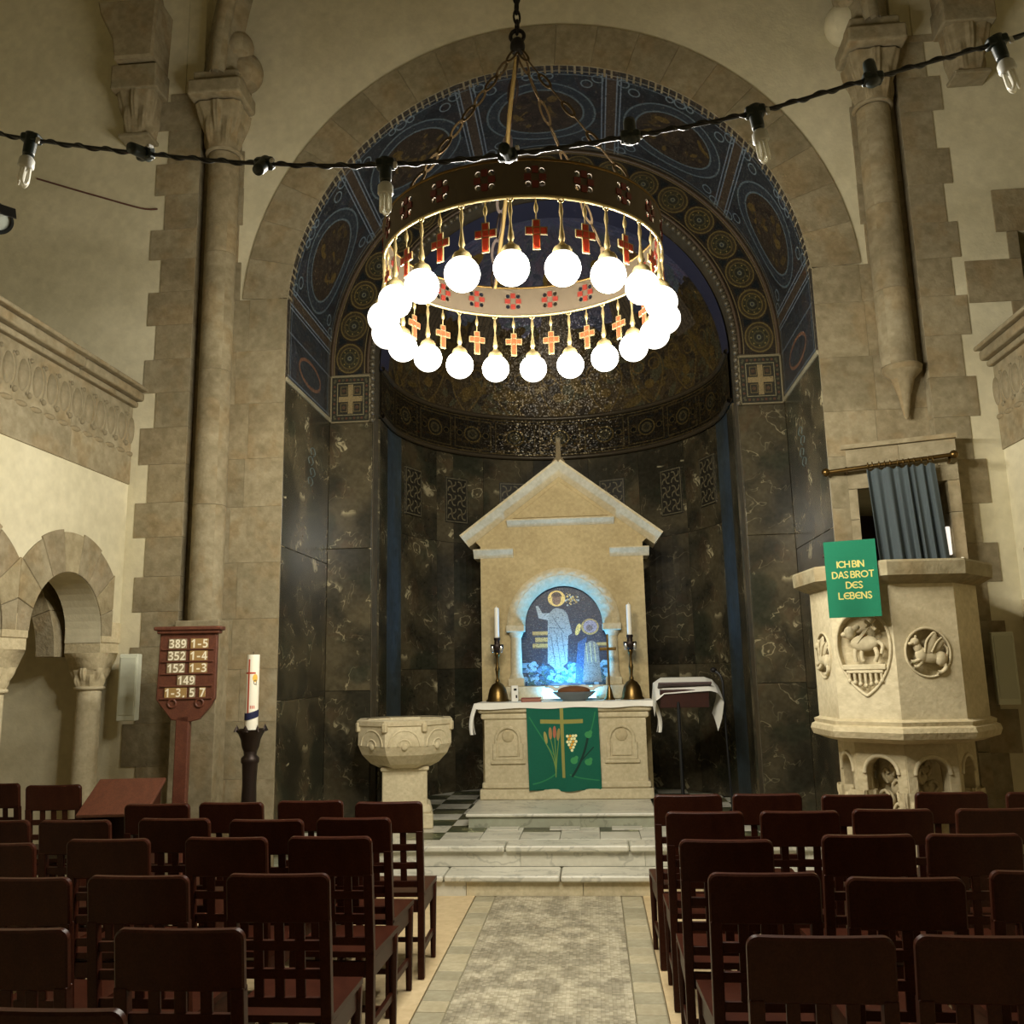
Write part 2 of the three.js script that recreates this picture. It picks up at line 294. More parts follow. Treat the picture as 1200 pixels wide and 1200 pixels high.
// half shafts with leafy capitals, and the vault springers they carry
const ribMat = stones[4];
for (const s of [-1, 1]) {
  const sh = struct('wall_column'), x = s * 2.91, cut = s < 0 ? [2.12, 3.1, 4.3, 5.4, 6.38] : [4.05, 4.7, 5.45, 6.38];
  for (let k = 0; k + 1 < cut.length; k++) part('shaft_drum', stone(cyl(0.138, 0.138, cut[k + 1] - cut[k] - 0.003, x, cut[k], 7.13, 32)), stones[k % 4], sh);
  if (s < 0) part('shaft_plinth', stone(box(x - 0.19, x + 0.19, 0, 2.12, 6.98, 7.25, 0.012)), stones[0], sh);
  else part('corbel_tip', stone(lathe([[0.001, 0], [0.02, 0.02], [0.05, 0.2], [0.09, 0.34], [0.15, 0.4], [0.16, 0.44], [0.138, 0.46]]).translate(x + 0.02, 3.6, -7.13)), stones[3], sh, 'tapering stone corbel under the shaft');
  part('astragal', new THREE.TorusGeometry(0.148, 0.022, 8, 32).rotateX(PI / 2).translate(x, 6.4, -7.13), stones[2], sh);
  part('capital', stone(capital(0.14, 0.2, 0.42, 6, 0.03).translate(x, 6.4, -7.1)), stones[3], sh);
  part('abacus', stone(box(x - 0.25, x + 0.25, 6.84, 7.0, 6.82, 7.25, 0.03)), stones[2], sh);
  part('abacus', stone(box(x - 0.21, x + 0.21, 7.0, 7.1, 6.86, 7.25, 0.02)), stones[4], sh);
  const q = []; for (let i = 0; i <= 8; i++) { const a = i / 8 * PI / 2; q.push([x - s * 2.9 * (1 - cos(a)), 7.08 + 2.3 * sin(a), 7.0 - 2.4 * (1 - cos(a))]); }
  part('vault_rib', stone(tube(q, 0.17, 28, 4)), ribMat, sh);
  part('vault_rib', stone(tube(q.map(([a, b, d]) => [a - s * 0.02, b - 0.02, d - 0.14]), 0.07, 28, 10)), ribMat, sh);
  part('springer', stone(ball(0.18, x - s * 0.16, 7.24, 7.12, 1, 1.1, 0.9, 24)), s < 0 ? stones[2] : plaster, sh);
  part('springer', stone(ball(0.13, x - s * 0.16, 7.42, 7.0, 1, 1.1, 1, 20)), stones[2], sh);
  // gallery side: a leafy corbel with a flaring springer block
  const xc = s * 3.68;
  part('corbel', stone(capital(0.13, 0.17, 0.42, 6, 0.028).translate(xc, 6.55, -7.04)), stones[3], sh, 'leafy stone corbel beside the pier');
  part('corbel_base', stone(box(xc - 0.15, xc + 0.15, 6.52, 6.56, 6.9, 7.22, 0.012)), stones[4], sh);
  part('corbel_abacus', stone(box(xc - 0.22, xc + 0.22, 6.97, 7.22, 6.84, 7.22, 0.02)), stones[4], sh);
  part('springer', stone(slab(poly([[xc - 0.17, 7.24], [xc + 0.2, 7.24], [xc + 0.22, 7.85], [xc - 0.36, 7.85], [xc - 0.33, 7.72], [xc - 0.2, 7.45]].map(([a, b]) => [s < 0 ? a : 2 * xc - a, b])), 6.78, 7.22, 0.02)), stones[3], sh);
  part('vault_rib', stone(tube([[xc, 7.8, 7.1], [xc + s * 0.12, 8.5, 6.95], [xc + s * 0.6, 9.3, 6.5]], 0.16, 12, 4)), ribMat, sh);
}

// ------------------------------------------------------------------ chancel: mosaic barrel, jambs of dark marble, inner arch
const INK = '#1b232c', TEAL = '#5a666a', BLUEGROUND = '#2c2f32', GOLD = '#7a6434';
const barrelTex = canvas(2048, 342, (x, w, h) => {
  x.fillStyle = BLUEGROUND; x.fillRect(0, 0, w, h);
  for (let i = 0; i < 500; i++) { x.fillStyle = pick(['rgba(50,52,60,.5)', 'rgba(30,31,35,.5)', 'rgba(58,48,44,.5)', 'rgba(42,50,54,.5)']); x.beginPath(); x.ellipse(rnd() * w, rnd() * h, rr(8, 50), rr(4, 22), rnd() * 3, 0, 7); x.fill(); }
  const L = 2 * 0.48 + PI * R1, ang = (deg) => (0.48 + R1 * (deg * PI / 180)) / L * w;
  const band = (X, ww) => { x.fillStyle = '#453a2e'; x.fillRect(X - ww / 2, 0, ww, h); for (const o of [-0.5, 0.5, -0.85, 0.85]) { x.strokeStyle = '#76808a'; x.lineWidth = 3.2; x.beginPath(); x.moveTo(X + o * ww, 14); x.lineTo(X + o * ww, h - 14); x.stroke(); } };
  for (const d of [-0.2, 7, 40, 73, 107, 140, 173, 180.2]) if (d > 0 && d < 180) band(ang(d), 26);
  for (const d of [23.5, 56.5, 90, 123.5, 156.5]) {
    const X = ang(d); x.fillStyle = '#30353a'; x.beginPath(); x.ellipse(X, h / 2, 132, 112, 0, 0, 7); x.fill();
    x.strokeStyle = TEAL; x.lineWidth = 5; x.stroke();
    x.beginPath(); x.ellipse(X, h / 2, 104, 86, 0, 0, 7); x.fillStyle = '#352c22'; x.fill(); x.lineWidth = 5; x.stroke();
    for (let i = 0; i < 40; i++) { const a = rnd() * 7, q = Math.sqrt(rnd()); x.fillStyle = pick(['#4a3c22', '#2c241d', '#3f3326', '#5c4a26']); x.beginPath(); x.ellipse(X + 88 * q * cos(a), h / 2 + 70 * q * sin(a), rr(4, 20), rr(4, 12), rnd() * 3, 0, 7); x.fill(); }
    x.strokeStyle = '#6d7b80'; x.lineWidth = 3.5;
    for (const sx of [-1, 1]) for (const sy of [-1, 1]) for (const q of [0, 1]) { x.beginPath(); x.arc(X + sx * (112 + q * 26), h / 2 + sy * (112 + q * 22), 13, 0, 7); x.stroke(); }
    x.beginPath(); x.arc(X, 34, 14, 0, 7); x.stroke(); x.beginPath(); x.arc(X - 26, 36, 9, 0, 7); x.stroke(); x.beginPath(); x.arc(X + 26, 36, 9, 0, 7); x.stroke();
  }
  for (const X of [ang(0) - 60, ang(180) + 60]) { x.strokeStyle = '#6c4c3a'; x.lineWidth = 8; x.beginPath(); x.ellipse(X, h / 2, 30, 80, 0, 0, 7); x.stroke(); x.strokeStyle = '#5a626a'; x.lineWidth = 4; x.beginPath(); x.moveTo(X - 50, 0); x.lineTo(X - 50, h); x.moveTo(X + 50, 0); x.lineTo(X + 50, h); x.stroke(); }
  for (const [Y, q, col] of [[7, 10, '#3b3226'], [18, 3, '#8a8068'], [30, 2.5, '#66727a'], [h - 7, 10, '#3b3226'], [h - 18, 3, '#7c7460'], [h - 30, 2.5, '#66727a']]) { x.strokeStyle = col; x.lineWidth = q; x.beginPath(); x.moveTo(0, Y); x.lineTo(w, Y); x.stroke(); }
  for (let i = 0; i < w; i += 14) { x.fillStyle = pick(['#4a4436', '#3a372e', '#57503e']); x.fillRect(i, 3, 6, 5); x.fillRect(i, h - 8, 6, 5); }
  tesserae(x, w, h, 4, 24000, 0.3);
});
const barrelMat = std({ map: barrelTex, roughness: 0.45 });
{
  const b = struct('chancel_wall'), y0 = 4.25, leg = SPRING - y0, L = 2 * leg + PI * R1;
  const run = (t) => { const s = t * L; if (s < leg) return [R1, y0 + s]; if (s > L - leg) return [-R1, y0 + L - s]; const a = (s - leg) / R1; return [R1 * cos(a), SPRING + R1 * sin(a)]; };
  part('mosaic_vault', grid(120, 6, (u, v) => { const [x, y] = run(u); return [x, y, -(DE - 0.005 + v * (DR - DE))]; }, (u, v) => [u, 1 - v]), barrelMat, b, 'dark blue mosaic with oval medallions under the arch');
  for (const s of [-1, 1]) {
    const ys = [P, 1.45, 2.75, y0 - 0.03];
    for (let k = 0; k < 3; k++) part('marble_panel', stone(box(s * R1, s * (R1 + 0.06), ys[k] + (k ? 0.002 : 0), ys[k + 1] - 0.002, DE + 0.003, DR, 0.003)), marble[k % 3], b);
    part('string_course', metres(box(s * (R1 - 0.012), s * (R1 + 0.05), y0 - 0.03, y0 + 0.01, DE + 0.003, DR, 0.006)), borderMats[1], b);
    // faint inlaid scroll panel high on the jamb
    const sc = []; for (let k = 0; k < 4; k++) sc.push(tube([[0, 0, 0], [0.05, 0.05, 0], [0.02, 0.1, 0], [-0.04, 0.07, 0], [-0.02, 0.02, 0]].map(([a, c]) => [s * (R1 - 0.001), 3.42 + k * 0.1 + c * 0.9, 7.93 + a * 1.6 + (k % 2) * 0.06]), 0.005, 20, 5));
    part('inlaid_scroll', sc, std({ color: 0x59645f, roughness: 0.5 }), b);
    // front of the inner piers
    const yp = [P, 1.5, 2.9, 4.2];
    for (let k = 0; k < 3; k++) part('marble_panel', stone(box(s * (R2 + 0.005), s * (R1 - 0.002), yp[k] + (k ? 0.002 : 0), yp[k + 1] - 0.002, DR - 0.03, DR + 0.03, 0.003)), marble[(k + 1) % 3], b);
  }
  // wall that carries the inner arch
  const sh = new THREE.Shape(); sh.moveTo(-2.7, 0); sh.lineTo(-R2, 0); sh.lineTo(-R2, SPRING); for (let i = 1; i <= 48; i++) { const a = PI - PI * i / 48; sh.lineTo(R2 * cos(a), SPRING + R2 * sin(a)); } sh.lineTo(R2, 0); sh.lineTo(2.7, 0); sh.lineTo(2.7, 7.5); sh.lineTo(-2.7, 7.5); sh.closePath();
  part('inner_arch', metres(slab(sh, DR, DR + 0.2)), std({ map: stoneTex, color: new THREE.Color(0.3, 0.28, 0.24), roughness: 0.7 }), b);
  const ringTex = canvas(2048, 136, (x, w, h) => {
    x.fillStyle = '#2a231a'; x.fillRect(0, 0, w, h);
    const n = 19; for (let k = 0; k < n; k++) {
      const X = (k + 0.5) * w / n, Y = h / 2;
      x.fillStyle = '#151a1c'; for (const sy of [-1, 1]) { x.beginPath(); x.moveTo(X + w / n / 2, Y + sy * 14); x.lineTo(X + w / n / 2 + 16, Y + sy * 44); x.lineTo(X + w / n / 2 - 16, Y + sy * 44); x.fill(); }
      for (const [r, c] of [[49, '#675832'], [44, '#3b3220'], [36, '#5d5030'], [32, '#33301f'], [22, '#4c452c'], [17, '#2c2c22'], [8, '#6a6a58'], [4, '#30343a']]) { x.fillStyle = k % 3 === 1 && r === 36 ? '#6a5a30' : c; x.beginPath(); x.arc(X, Y, r, 0, 7); x.fill(); }
      for (let i = 0; i < 8; i++) { const a = i * PI / 4; x.fillStyle = '#807040'; x.beginPath(); x.arc(X + 27 * cos(a), Y + 27 * sin(a), 2.6, 0, 7); x.fill(); }
    }
    for (const [Y, q, c] of [[5, 10, '#2a2016'], [13, 3, '#7b6c48'], [h - 5, 10, '#2a2016'], [h - 13, 3, '#7b6c48']]) { x.strokeStyle = c; x.lineWidth = q; x.beginPath(); x.moveTo(0, Y); x.lineTo(w, Y); x.stroke(); }
    tesserae(x, w, h, 3, 14000, 0.3);
  });
  const A0 = -0.05, ringGeo = grid(120, 1, (u, v) => { const a = A0 + (PI - 2 * A0) * u, r = 1.9 + v * (R1 - 1.9); return [r * cos(a), SPRING + r * sin(a), -(DR - 0.02)]; });
  part('mosaic_ring', ringGeo, std({ map: ringTex, roughness: 0.4, metalness: 0.15 }), b, 'arch face of round gold medallions');
  part('ring_moulding', [new THREE.TorusGeometry(2.28, 0.02, 8, 80, PI + 0.1).rotateZ(-0.05).translate(0, SPRING, -(DR - 0.02)), new THREE.TorusGeometry(1.9, 0.018, 8, 80, PI + 0.1).rotateZ(-0.05).translate(0, SPRING, -(DR - 0.02))], std({ color: 0x4a3b2a, roughness: 0.5 }), b);
  const beads = []; for (let k = 0; k <= 76; k++) { const a = PI * k / 76; beads.push(ball(0.03, 1.855 * cos(a), SPRING + 1.855 * sin(a), DR - 0.015, 1, 1, 1, 8)); }
  for (const s of [-1, 1]) for (let k = 1; k < 9; k++) beads.push(ball(0.03, s * 1.855, SPRING - k * 0.075, DR - 0.015, 1, 1, 1, 8));
  const bd = part('beaded_moulding', beads, std({ color: 0x5f5745, roughness: 0.35, metalness: 0.2 }), b); bd.userData.kind = 'stuff';
  const crossTex = canvas(256, 300, (x, w, h) => {
    x.fillStyle = '#2a281d'; x.fillRect(0, 0, w, h); x.strokeStyle = '#8a8160'; x.lineWidth = 5; x.strokeRect(6, 6, w - 12, h - 12); x.strokeRect(44, 48, w - 88, h - 96);
    for (let i = 0; i < 9; i++) { x.fillStyle = i % 2 ? '#5c3c2a' : '#4e4a34'; x.beginPath(); x.arc(30 + i * (w - 60) / 8, 27, 8, 0, 7); x.fill(); x.beginPath(); x.arc(30 + i * (w - 60) / 8, h - 27, 8, 0, 7); x.fill(); x.beginPath(); x.arc(25, 40 + i * (h - 80) / 8, 8, 0, 7); x.fill(); x.beginPath(); x.arc(w - 25, 40 + i * (h - 80) / 8, 8, 0, 7); x.fill(); }
    x.fillStyle = '#8c7a54'; x.fillRect(w / 2 - 16, 56, 32, h - 112); x.fillRect(52, h / 2 - 17, w - 104, 34);
    for (const sx of [-1, 1]) for (const sy of [-1, 1]) { x.strokeStyle = '#6c5c3a'; x.lineWidth = 5; x.strokeRect(w / 2 + sx * 42 - 20, h / 2 + sy * 54 - 26, 40, 52); x.fillStyle = '#503a28'; x.beginPath(); x.arc(w / 2 + sx * 42, h / 2 + sy * 54, 12, 0, 7); x.fill(); }
    tesserae(x, w, h, 4, 2600, 0.3);
  });
  const cm = std({ map: crossTex, roughness: 0.45, metalness: 0.1 });
  for (const s of [-1, 1]) {
    const pl = new THREE.BoxGeometry(0.42, 0.5, 0.04); pl.translate(s * 2.08, 4.46, -(DR - 0.005));
    const pn = part('cross_panel', pl, cm, b, 'square mosaic panel with an equal-armed cross');
    part('panel_frame', [box(s * 1.868, s * 2.292, 4.205, 4.222, DR - 0.035, DR, 0.004), box(s * 1.868, s * 2.292, 4.7, 4.717, DR - 0.035, DR, 0.004), box(s * 1.868, s * 1.884, 4.205, 4.717, DR - 0.035, DR, 0.004), box(s * 2.276, s * 2.292, 4.205, 4.717, DR - 0.035, DR, 0.004)], std({ color: 0x7a7055, roughness: 0.45 }), pn);
  }
}
// ------------------------------------------------------------------ apse
{
  const a = struct('apse_wall');
  const at = (phi, r = RA) => [r * sin(phi), DA + r * cos(phi)];
  const curve = (f0, f1, r0, r1, y0, y1, n = 8) => { const pts = []; for (let i = 0; i <= n; i++) pts.push(at(f0 + (f1 - f0) * i / n, r0)); for (let i = n; i >= 0; i--) pts.push(at(f0 + (f1 - f0) * i / n, r1)); return rise(poly(pts), y0, y1); };
  const d = PI / 180;
  part('masonry', [curve(-PI / 2, PI / 2, RA + 0.06, RA + 0.4, 0, 7, 40), box(-RA - 0.4, -RA - 0.05, 0, 7, DR + 0.2, DA), box(RA + 0.05, RA + 0.4, 0, 7, DR + 0.2, DA)], stones[4], a);
  for (const s of [-1, 1]) {
    const f = s < 0 ? [-90 * d, -76 * d] : [76 * d, 90 * d];
    part('blue_strip', stone(curve(f[0], f[1], RA, RA + 0.06, P, 4.3, 6)), blueStone, a, 'dull blue stone strip at the apse edge');
    part('marble_panel', stone(box(s * RA, s * (RA + 0.06), P, 4.3, DR + 0.2, DA)), marble[1], a);
  }
  const cuts = [-76, -54, -32, -11, 11, 32, 54, 76], ys = [P, 1.7, 3.2, 4.3];
  for (let i = 0; i < 7; i++) for (let k = 0; k < 3; k++) part('marble_panel', stone(curve(cuts[i] * d + 0.0012, cuts[i + 1] * d - 0.0012, RA, RA + 0.05, ys[k] + (k ? 0.002 : 0), ys[k + 1] - 0.002)), marble[(i + k * 2) % 3], a);
  const knotTex = canvas(200, 300, (x, w, h) => {
    x.fillStyle = '#262219'; x.fillRect(0, 0, w, h); x.strokeStyle = '#67604a'; x.lineWidth = 6; x.strokeRect(8, 8, w - 16, h - 16); x.lineWidth = 9;
    for (let j = 0; j < 3; j++) for (let i = 0; i < 2; i++) { const X = 56 + i * 88, Y = 60 + j * 90; x.strokeStyle = '#6a624a'; x.beginPath(); x.moveTo(X - 34, Y - 34); x.bezierCurveTo(X + 30, Y - 40, X - 30, Y + 40, X + 34, Y + 34); x.stroke(); x.beginPath(); x.moveTo(X + 34, Y - 34); x.bezierCurveTo(X + 40, Y + 20, X - 40, Y - 20, X - 34, Y + 34); x.stroke(); x.fillStyle = '#544a36'; x.beginPath(); x.arc(X, Y, 11, 0, 7); x.fill(); }
    tesserae(x, w, h, 4, 1800, 0.3);
  });
  const km = std({ map: knotTex, roughness: 0.45 });
  for (const f of [-68, -44.5, -20, 20.5, 47, 68]) {
    const [x, D] = at(f * d, RA - 0.006), g = new THREE.BoxGeometry(0.33, 0.56, 0.03).rotateY(-f * d).translate(x, 3.72, -D); part('knot_panel', g, km, a, 'small panel of knotted inlay');
  }
  const bandTex = canvas(2048, 190, (x, w, h) => {
    x.fillStyle = '#2f281c'; x.fillRect(0, 0, w, h);
    for (let i = 0; i < 900; i++) { x.fillStyle = pick(['#3a3122', '#4a3c22', '#241f18', '#54452a', '#2a2a26']); x.fillRect(rnd() * w, rnd() * h, rr(6, 30), rr(4, 14)); }
    for (let k = 0; k < 11; k++) {
      const X = (k + 0.5) * w / 11; x.strokeStyle = '#5c5034'; x.lineWidth = 5; x.strokeRect(X - 82, 26, 164, h - 52);
      for (const [r, c] of [[40, '#6a5a34'], [33, '#2d2a20'], [24, '#5e553a'], [14, '#3c382a']]) { x.fillStyle = c; x.beginPath(); x.arc(X, h / 2, r, 0, 7); x.fill(); }
      for (const sx of [-1, 1]) { x.fillStyle = '#191712'; x.beginPath(); x.arc(X + sx * 60, h / 2, 13, 0, 7); x.fill(); x.strokeStyle = '#6b5c36'; x.lineWidth = 3; x.stroke(); }
    }
    x.strokeStyle = '#6a5c3a'; x.lineWidth = 4; x.beginPath(); x.moveTo(0, 12); x.lineTo(w, 12); x.moveTo(0, h - 12); x.lineTo(w, h - 12); x.stroke();
    tesserae(x, w, h, 3, 18000, 0.35);
  });
  const gl = (sx, sy) => { const t = glitterTex.clone(); t.repeat.set(sx, sy); t.needsUpdate = true; return t; };
  const bandMat = new THREE.MeshPhysicalMaterial({ map: bandTex, metalness: 0.55, roughness: 0.3, normalMap: gl(7, 0.7) });
  const S = 2 * (DA - DR - 0.2) + PI * RA, sl = DA - DR - 0.2;
  const walk = (t, r = RA) => { const s = t * S; if (s < sl) return [-r, DR + 0.2 + s]; if (s > S - sl) return [r, DR + 0.2 + S - s]; const f = -PI / 2 + (s - sl) / RA; return at(f, r); };
  part('mosaic_band', grid(96, 1, (u, v) => { const [x, D] = walk(u, RA - 0.01); return [x, 4.34 + v * 0.5, -D]; }), bandMat, a, 'gold and brown mosaic band below the half dome');
  const mould = (y, r) => { const p = []; for (let i = 0; i <= 40; i++) { const [x, D] = walk(i / 40, RA - 0.02); p.push([x, y, D]); } return tube(p, r, 120, 8); };
  part('band_moulding', mould(4.33, 0.028), std({ color: 0x4d4332, roughness: 0.4, metalness: 0.3 }), a); part('band_moulding', mould(4.85, 0.028), std({ color: 0x4d4332, roughness: 0.4, metalness: 0.3 }), a);
  const domeTex = canvas(1024, 640, (x, w, h) => {                 // top of the canvas is the crown of the half dome
    x.fillStyle = '#66667c'; x.fillRect(0, 0, w, h * 0.62); x.fillStyle = '#51442e'; x.fillRect(0, h * 0.6, w, h * 0.4);
    for (let i = 0; i < 1500; i++) { const Y = rnd() * h; x.fillStyle = Y < h * 0.6 ? pick(['#5c5e76', '#6e6e86', '#545a70', '#6e647a', '#606c78']) : pick(['#5a4a2a', '#483c28', '#66552e', '#3c3428', '#54503a']); x.beginPath(); x.ellipse(rnd() * w, Y, rr(6, 34), rr(4, 14), rnd() * 3, 0, 7); x.fill(); }
    x.strokeStyle = '#6e5b34'; x.lineWidth = 4;
    for (let k = -4; k <= 4; k++) { const X = w / 2 + k * 112; for (const sg of [-1, 1]) { x.beginPath(); x.moveTo(X, h * 0.99); x.bezierCurveTo(X + sg * 60, h * 0.9, X + sg * 50, h * 0.74, X + sg * 16, h * 0.78); x.stroke(); x.beginPath(); x.arc(X + sg * 22, h * 0.82, 15, 0, 7); x.stroke(); } x.fillStyle = '#6e5a30'; x.beginPath(); x.arc(X, h * 0.9, 13, 0, 7); x.fill(); }
    for (const [X, s] of [[w * 0.5, 1.2], [w * 0.3, 1], [w * 0.7, 1], [w * 0.13, 0.9], [w * 0.87, 0.9]]) {   // standing robed figures, mere silhouettes
      x.fillStyle = '#6a5f50'; x.beginPath(); x.moveTo(X - 46 * s, h * 0.76); x.lineTo(X - 26 * s, h * 0.42); x.lineTo(X + 26 * s, h * 0.42); x.lineTo(X + 46 * s, h * 0.76); x.fill();
      x.fillStyle = '#8a7238'; x.beginPath(); x.arc(X, h * 0.36, 34 * s, 0, 7); x.fill(); x.fillStyle = '#6e523e'; x.beginPath(); x.arc(X, h * 0.37, 20 * s, 0, 7); x.fill();
      x.strokeStyle = '#4c453c'; x.lineWidth = 3; for (let i = -2; i <= 2; i++) { x.beginPath(); x.moveTo(X + i * 9 * s, h * 0.45); x.lineTo(X + i * 17 * s, h * 0.75); x.stroke(); }
    }
    for (let i = 0; i < 90; i++) { x.fillStyle = '#8d8a74'; x.beginPath(); x.arc(rnd() * w, rnd() * h * 0.3, 3, 0, 7); x.fill(); }
    tesserae(x, w, h, 3, 30000, 0.3);
  });
  const domeMat = new THREE.MeshPhysicalMaterial({ map: domeTex, metalness: 0.3, roughness: 0.34, normalMap: gl(6, 3) });
  part('half_dome', grid(64, 32, (u, v) => { const f = -PI / 2 + PI * u, e = v * PI / 2, r = RA * cos(e); return [r * sin(f), 4.84 + RA * sin(e), -(DA + r * cos(f))]; }), domeMat, a, 'half dome of blue and gold mosaic');
  part('dome_front', grid(48, 2, (u, v) => { const t = PI * u; return [RA * cos(t), 4.84 + RA * sin(t), -(DR + 0.18 + v * (DA - DR - 0.18))]; }, (u, v) => [v * 0.12, 0.3 + u * 0.4]), std({ color: 0x3a3b4e, roughness: 0.5 }), a);
}

// ------------------------------------------------------------------ nave side walls, aisles and galleries
const AR = 0.465, AY = 2.0, COLS = [6.95, 5.73, 4.51, 3.29], ARCHES = [6.34, 5.12, 3.9];
function trimmed(r0, r1, a0, a1, c) { const p = []; for (let i = 0; i <= 6; i++) { const a = a0 + (a1 - a0) * i / 6, q = Math.min(r1, 0.608 / Math.max(0.01, Math.abs(cos(a)))); p.push([c + q * cos(a), AY + q * sin(a)]); } for (let i = 6; i >= 0; i--) { const a = a0 + (a1 - a0) * i / 6; p.push([c + r0 * cos(a), AY + r0 * sin(a)]); } return poly(p); }
function sideWall(s) {
  const w = struct(s < 0 ? 'wall_left' : 'wall_right'), x0 = s < 0 ? -W - 0.3 : W, x1 = s < 0 ? -W : W + 0.3, face = s * W;
  const sh = new THREE.Shape(); sh.moveTo(BACK, 0); sh.lineTo(3.14, 0); sh.lineTo(3.14, 1.95);
  for (const c of [3.9, 5.12, 6.34]) { sh.lineTo(c - AR, 1.95); sh.lineTo(c - AR, AY); for (let i = 1; i <= 24; i++) { const t = PI - PI * i / 24; sh.lineTo(c + AR * cos(t), AY + AR * sin(t)); } sh.lineTo(c + AR, 1.95); }
  sh.lineTo(DE, 1.95); sh.lineTo(DE, 3.31); sh.lineTo(BACK, 3.31); sh.closePath();
  part('plaster', metres(sideSlab(sh, x0, x1)), plaster, w);
  for (const c of ARCHES) {
    const n = 9; for (let k = 0; k < n; k++) { const t0 = PI * k / n, t1 = PI * (k + 1) / n, r1 = 0.78 + (k % 2 ? 0.012 : -0.01); part('voussoir', stone(sideSlab(trimmed(AR + 0.001, Math.min(r1, 0.79), t0 + 0.004, t1 - 0.004, c), s < 0 ? face - 0.05 : face - 0.014, s < 0 ? face + 0.014 : face + 0.05, 0.004)), rough[k % 3], w); }
  }
  for (const c of COLS) {
    const D = Math.min(c, 6.97), xm = s * (W + 0.15);
    part('spandrel_stone', stone(box(s * (W - 0.012), s * (W + 0.31), 1.95, 2.12, D - 0.14, Math.min(D + 0.14, 7.19), 0.006)), carved, w);
    const col = new THREE.Group(); col.name = 'column'; w.add(col);
    part('impost', stone(rise(poly([[xm - 0.15, D - 0.14], [xm + 0.15, D - 0.14], [xm + 0.15, D + 0.14], [xm - 0.15, D + 0.14]]), 1.87, 1.95)), carved, col);
    part('capital', stone(capital(0.1, 0.115, 0.16, 6, 0.02).translate(xm, 1.59, -D)), carved, col);
    part('capital', stone(grid(4, 3, (u, v) => { const k = [[-1, -1], [1, -1], [1, 1], [-1, 1], [-1, -1]][Math.round(u * 4)], r = 0.112 + 0.036 * v; return [xm + k[0] * r, 1.735 + v * 0.135, -D + k[1] * r]; })), carved, col);
    part('astragal', new THREE.TorusGeometry(0.104, 0.016, 8, 28).rotateX(PI / 2).translate(xm, 1.59, -D), pale, col);
    part('shaft', stone(cyl(0.102, 0.094, 1.36, xm, 0.22, D, 28)), pale, col);
    part('base', [box(xm - 0.17, xm + 0.17, 0, 0.12, D - 0.17, D + 0.17, 0.01), cyl(0.15, 0.12, 0.1, xm, 0.12, D)].map((g) => metres(g)), pale, col);
  }
  // gallery front: stone band, rope, carved tongues, cornice
  const t = struct('trim'); const out = (k) => s * (W - k);
  const seams = [7.19, 6.2, 5.1, 4.0, 2.9, 1.7, 0.4, -1.2, -3, -5, -7, -8.9];
  for (let k = 0; k + 1 < seams.length; k++) {
    part('lower_band', stone(box(out(0.012), s * (W + 0.2), 3.31, 3.575, seams[k + 1] + 0.002, seams[k], 0.004)), stones[(k + 2) % 3], t);
    part('frieze_block', stone(box(out(0.004), s * (W + 0.2), 3.575, 4.0, seams[k + 1] + 0.002, seams[k], 0.004)), stones[(k * 2) % 3], t);
    part('cornice', stone(box(out(0.1), s * (W + 0.2), 4.052, 4.133, seams[k + 1] + 0.002, seams[k], 0.02)), stones[(k + 1) % 3], t);
    part('cornice', stone(box(out(0.05), s * (W + 0.2), 4.0, 4.05, seams[k + 1] + 0.002, seams[k], 0.015)), stones[(k + 1) % 3], t);
    part('hand_rail', stone(box(out(0.14), s * (W + 0.24), 4.135, 4.17, seams[k + 1] + 0.002, seams[k], 0.012)), stones[2], t);
  }
  const tongue = metres(mergeGeometries([new THREE.SphereGeometry(1, 14, 10).scale(0.03, 0.12, 0.055).toNonIndexed(), new THREE.TorusGeometry(0.1, 0.012, 6, 14, PI * 0.8).rotateZ(-PI * 0.4).scale(0.7, 1.35, 1).rotateY(PI / 2).translate(0, 0, -0.02).toNonIndexed(), new THREE.SphereGeometry(0.024, 8, 6).translate(0.005, -0.13, -0.08).toNonIndexed(), new THREE.SphereGeometry(0.018, 8, 6).translate(0.005, 0.13, -0.08).toNonIndexed()]));
  const rope = metres(new THREE.SphereGeometry(1, 10, 8).scale(0.022, 0.024, 0.07));
  for (let D = 7.08; D > 3; D -= 0.165) {
    const m = part('carved_tongue', tongue, stones[0], t); m.position.set(s * W, 3.79, -D);
    const r = part('rope_bead', rope, stones[3], t); r.position.set(s * (W - 0.004), 3.578, -D); r.rotation.x = 0.12;
  }
  part('gallery_floor', metres(box(s * (W + 0.2), s * 6.2, 3.12, 3.31, BACK, DE)), plaster, w);
  part('outer_wall', metres(box(s * 6.0, s * 6.3, 0, TOP, BACK, DE)), plaster, w);
  // transverse arch of the aisle just before the east wall
  const cx = s * (W + 0.3 + 1.14), n = 9;
  for (let k = 0; k < n; k++) part('aisle_arch_stone', stone(slab(sector(0.94, 1.1, PI * k / n + 0.002, PI * (k + 1) / n - 0.002, 5, cx, 1.84), 6.74, 6.95, 0.003)), rough[k % 3], w);
}
sideWall(-1); sideWall(1);
{
  const b = struct('wall_back'); part('plaster', metres(box(-6.3, 6.3, 0, TOP, BACK - 0.3, BACK)), plaster, b);
  const c = struct('ceiling'); part('plaster', metres(box(-6.3, 6.3, TOP, TOP + 0.3, BACK - 0.3, DE + 0.1)), plaster, c);
  // dark rooms behind the two small doors of the east wall
  const r = struct('door_1'); part('recess', [box(3.9, 4.9, 3.3, 5.2, DR - 0.02, DR + 0.1), box(2.72, 3.2, 1.1, 3.1, DR - 0.02, DR + 0.1)].map((g) => metres(g)), darkWood, r);
}

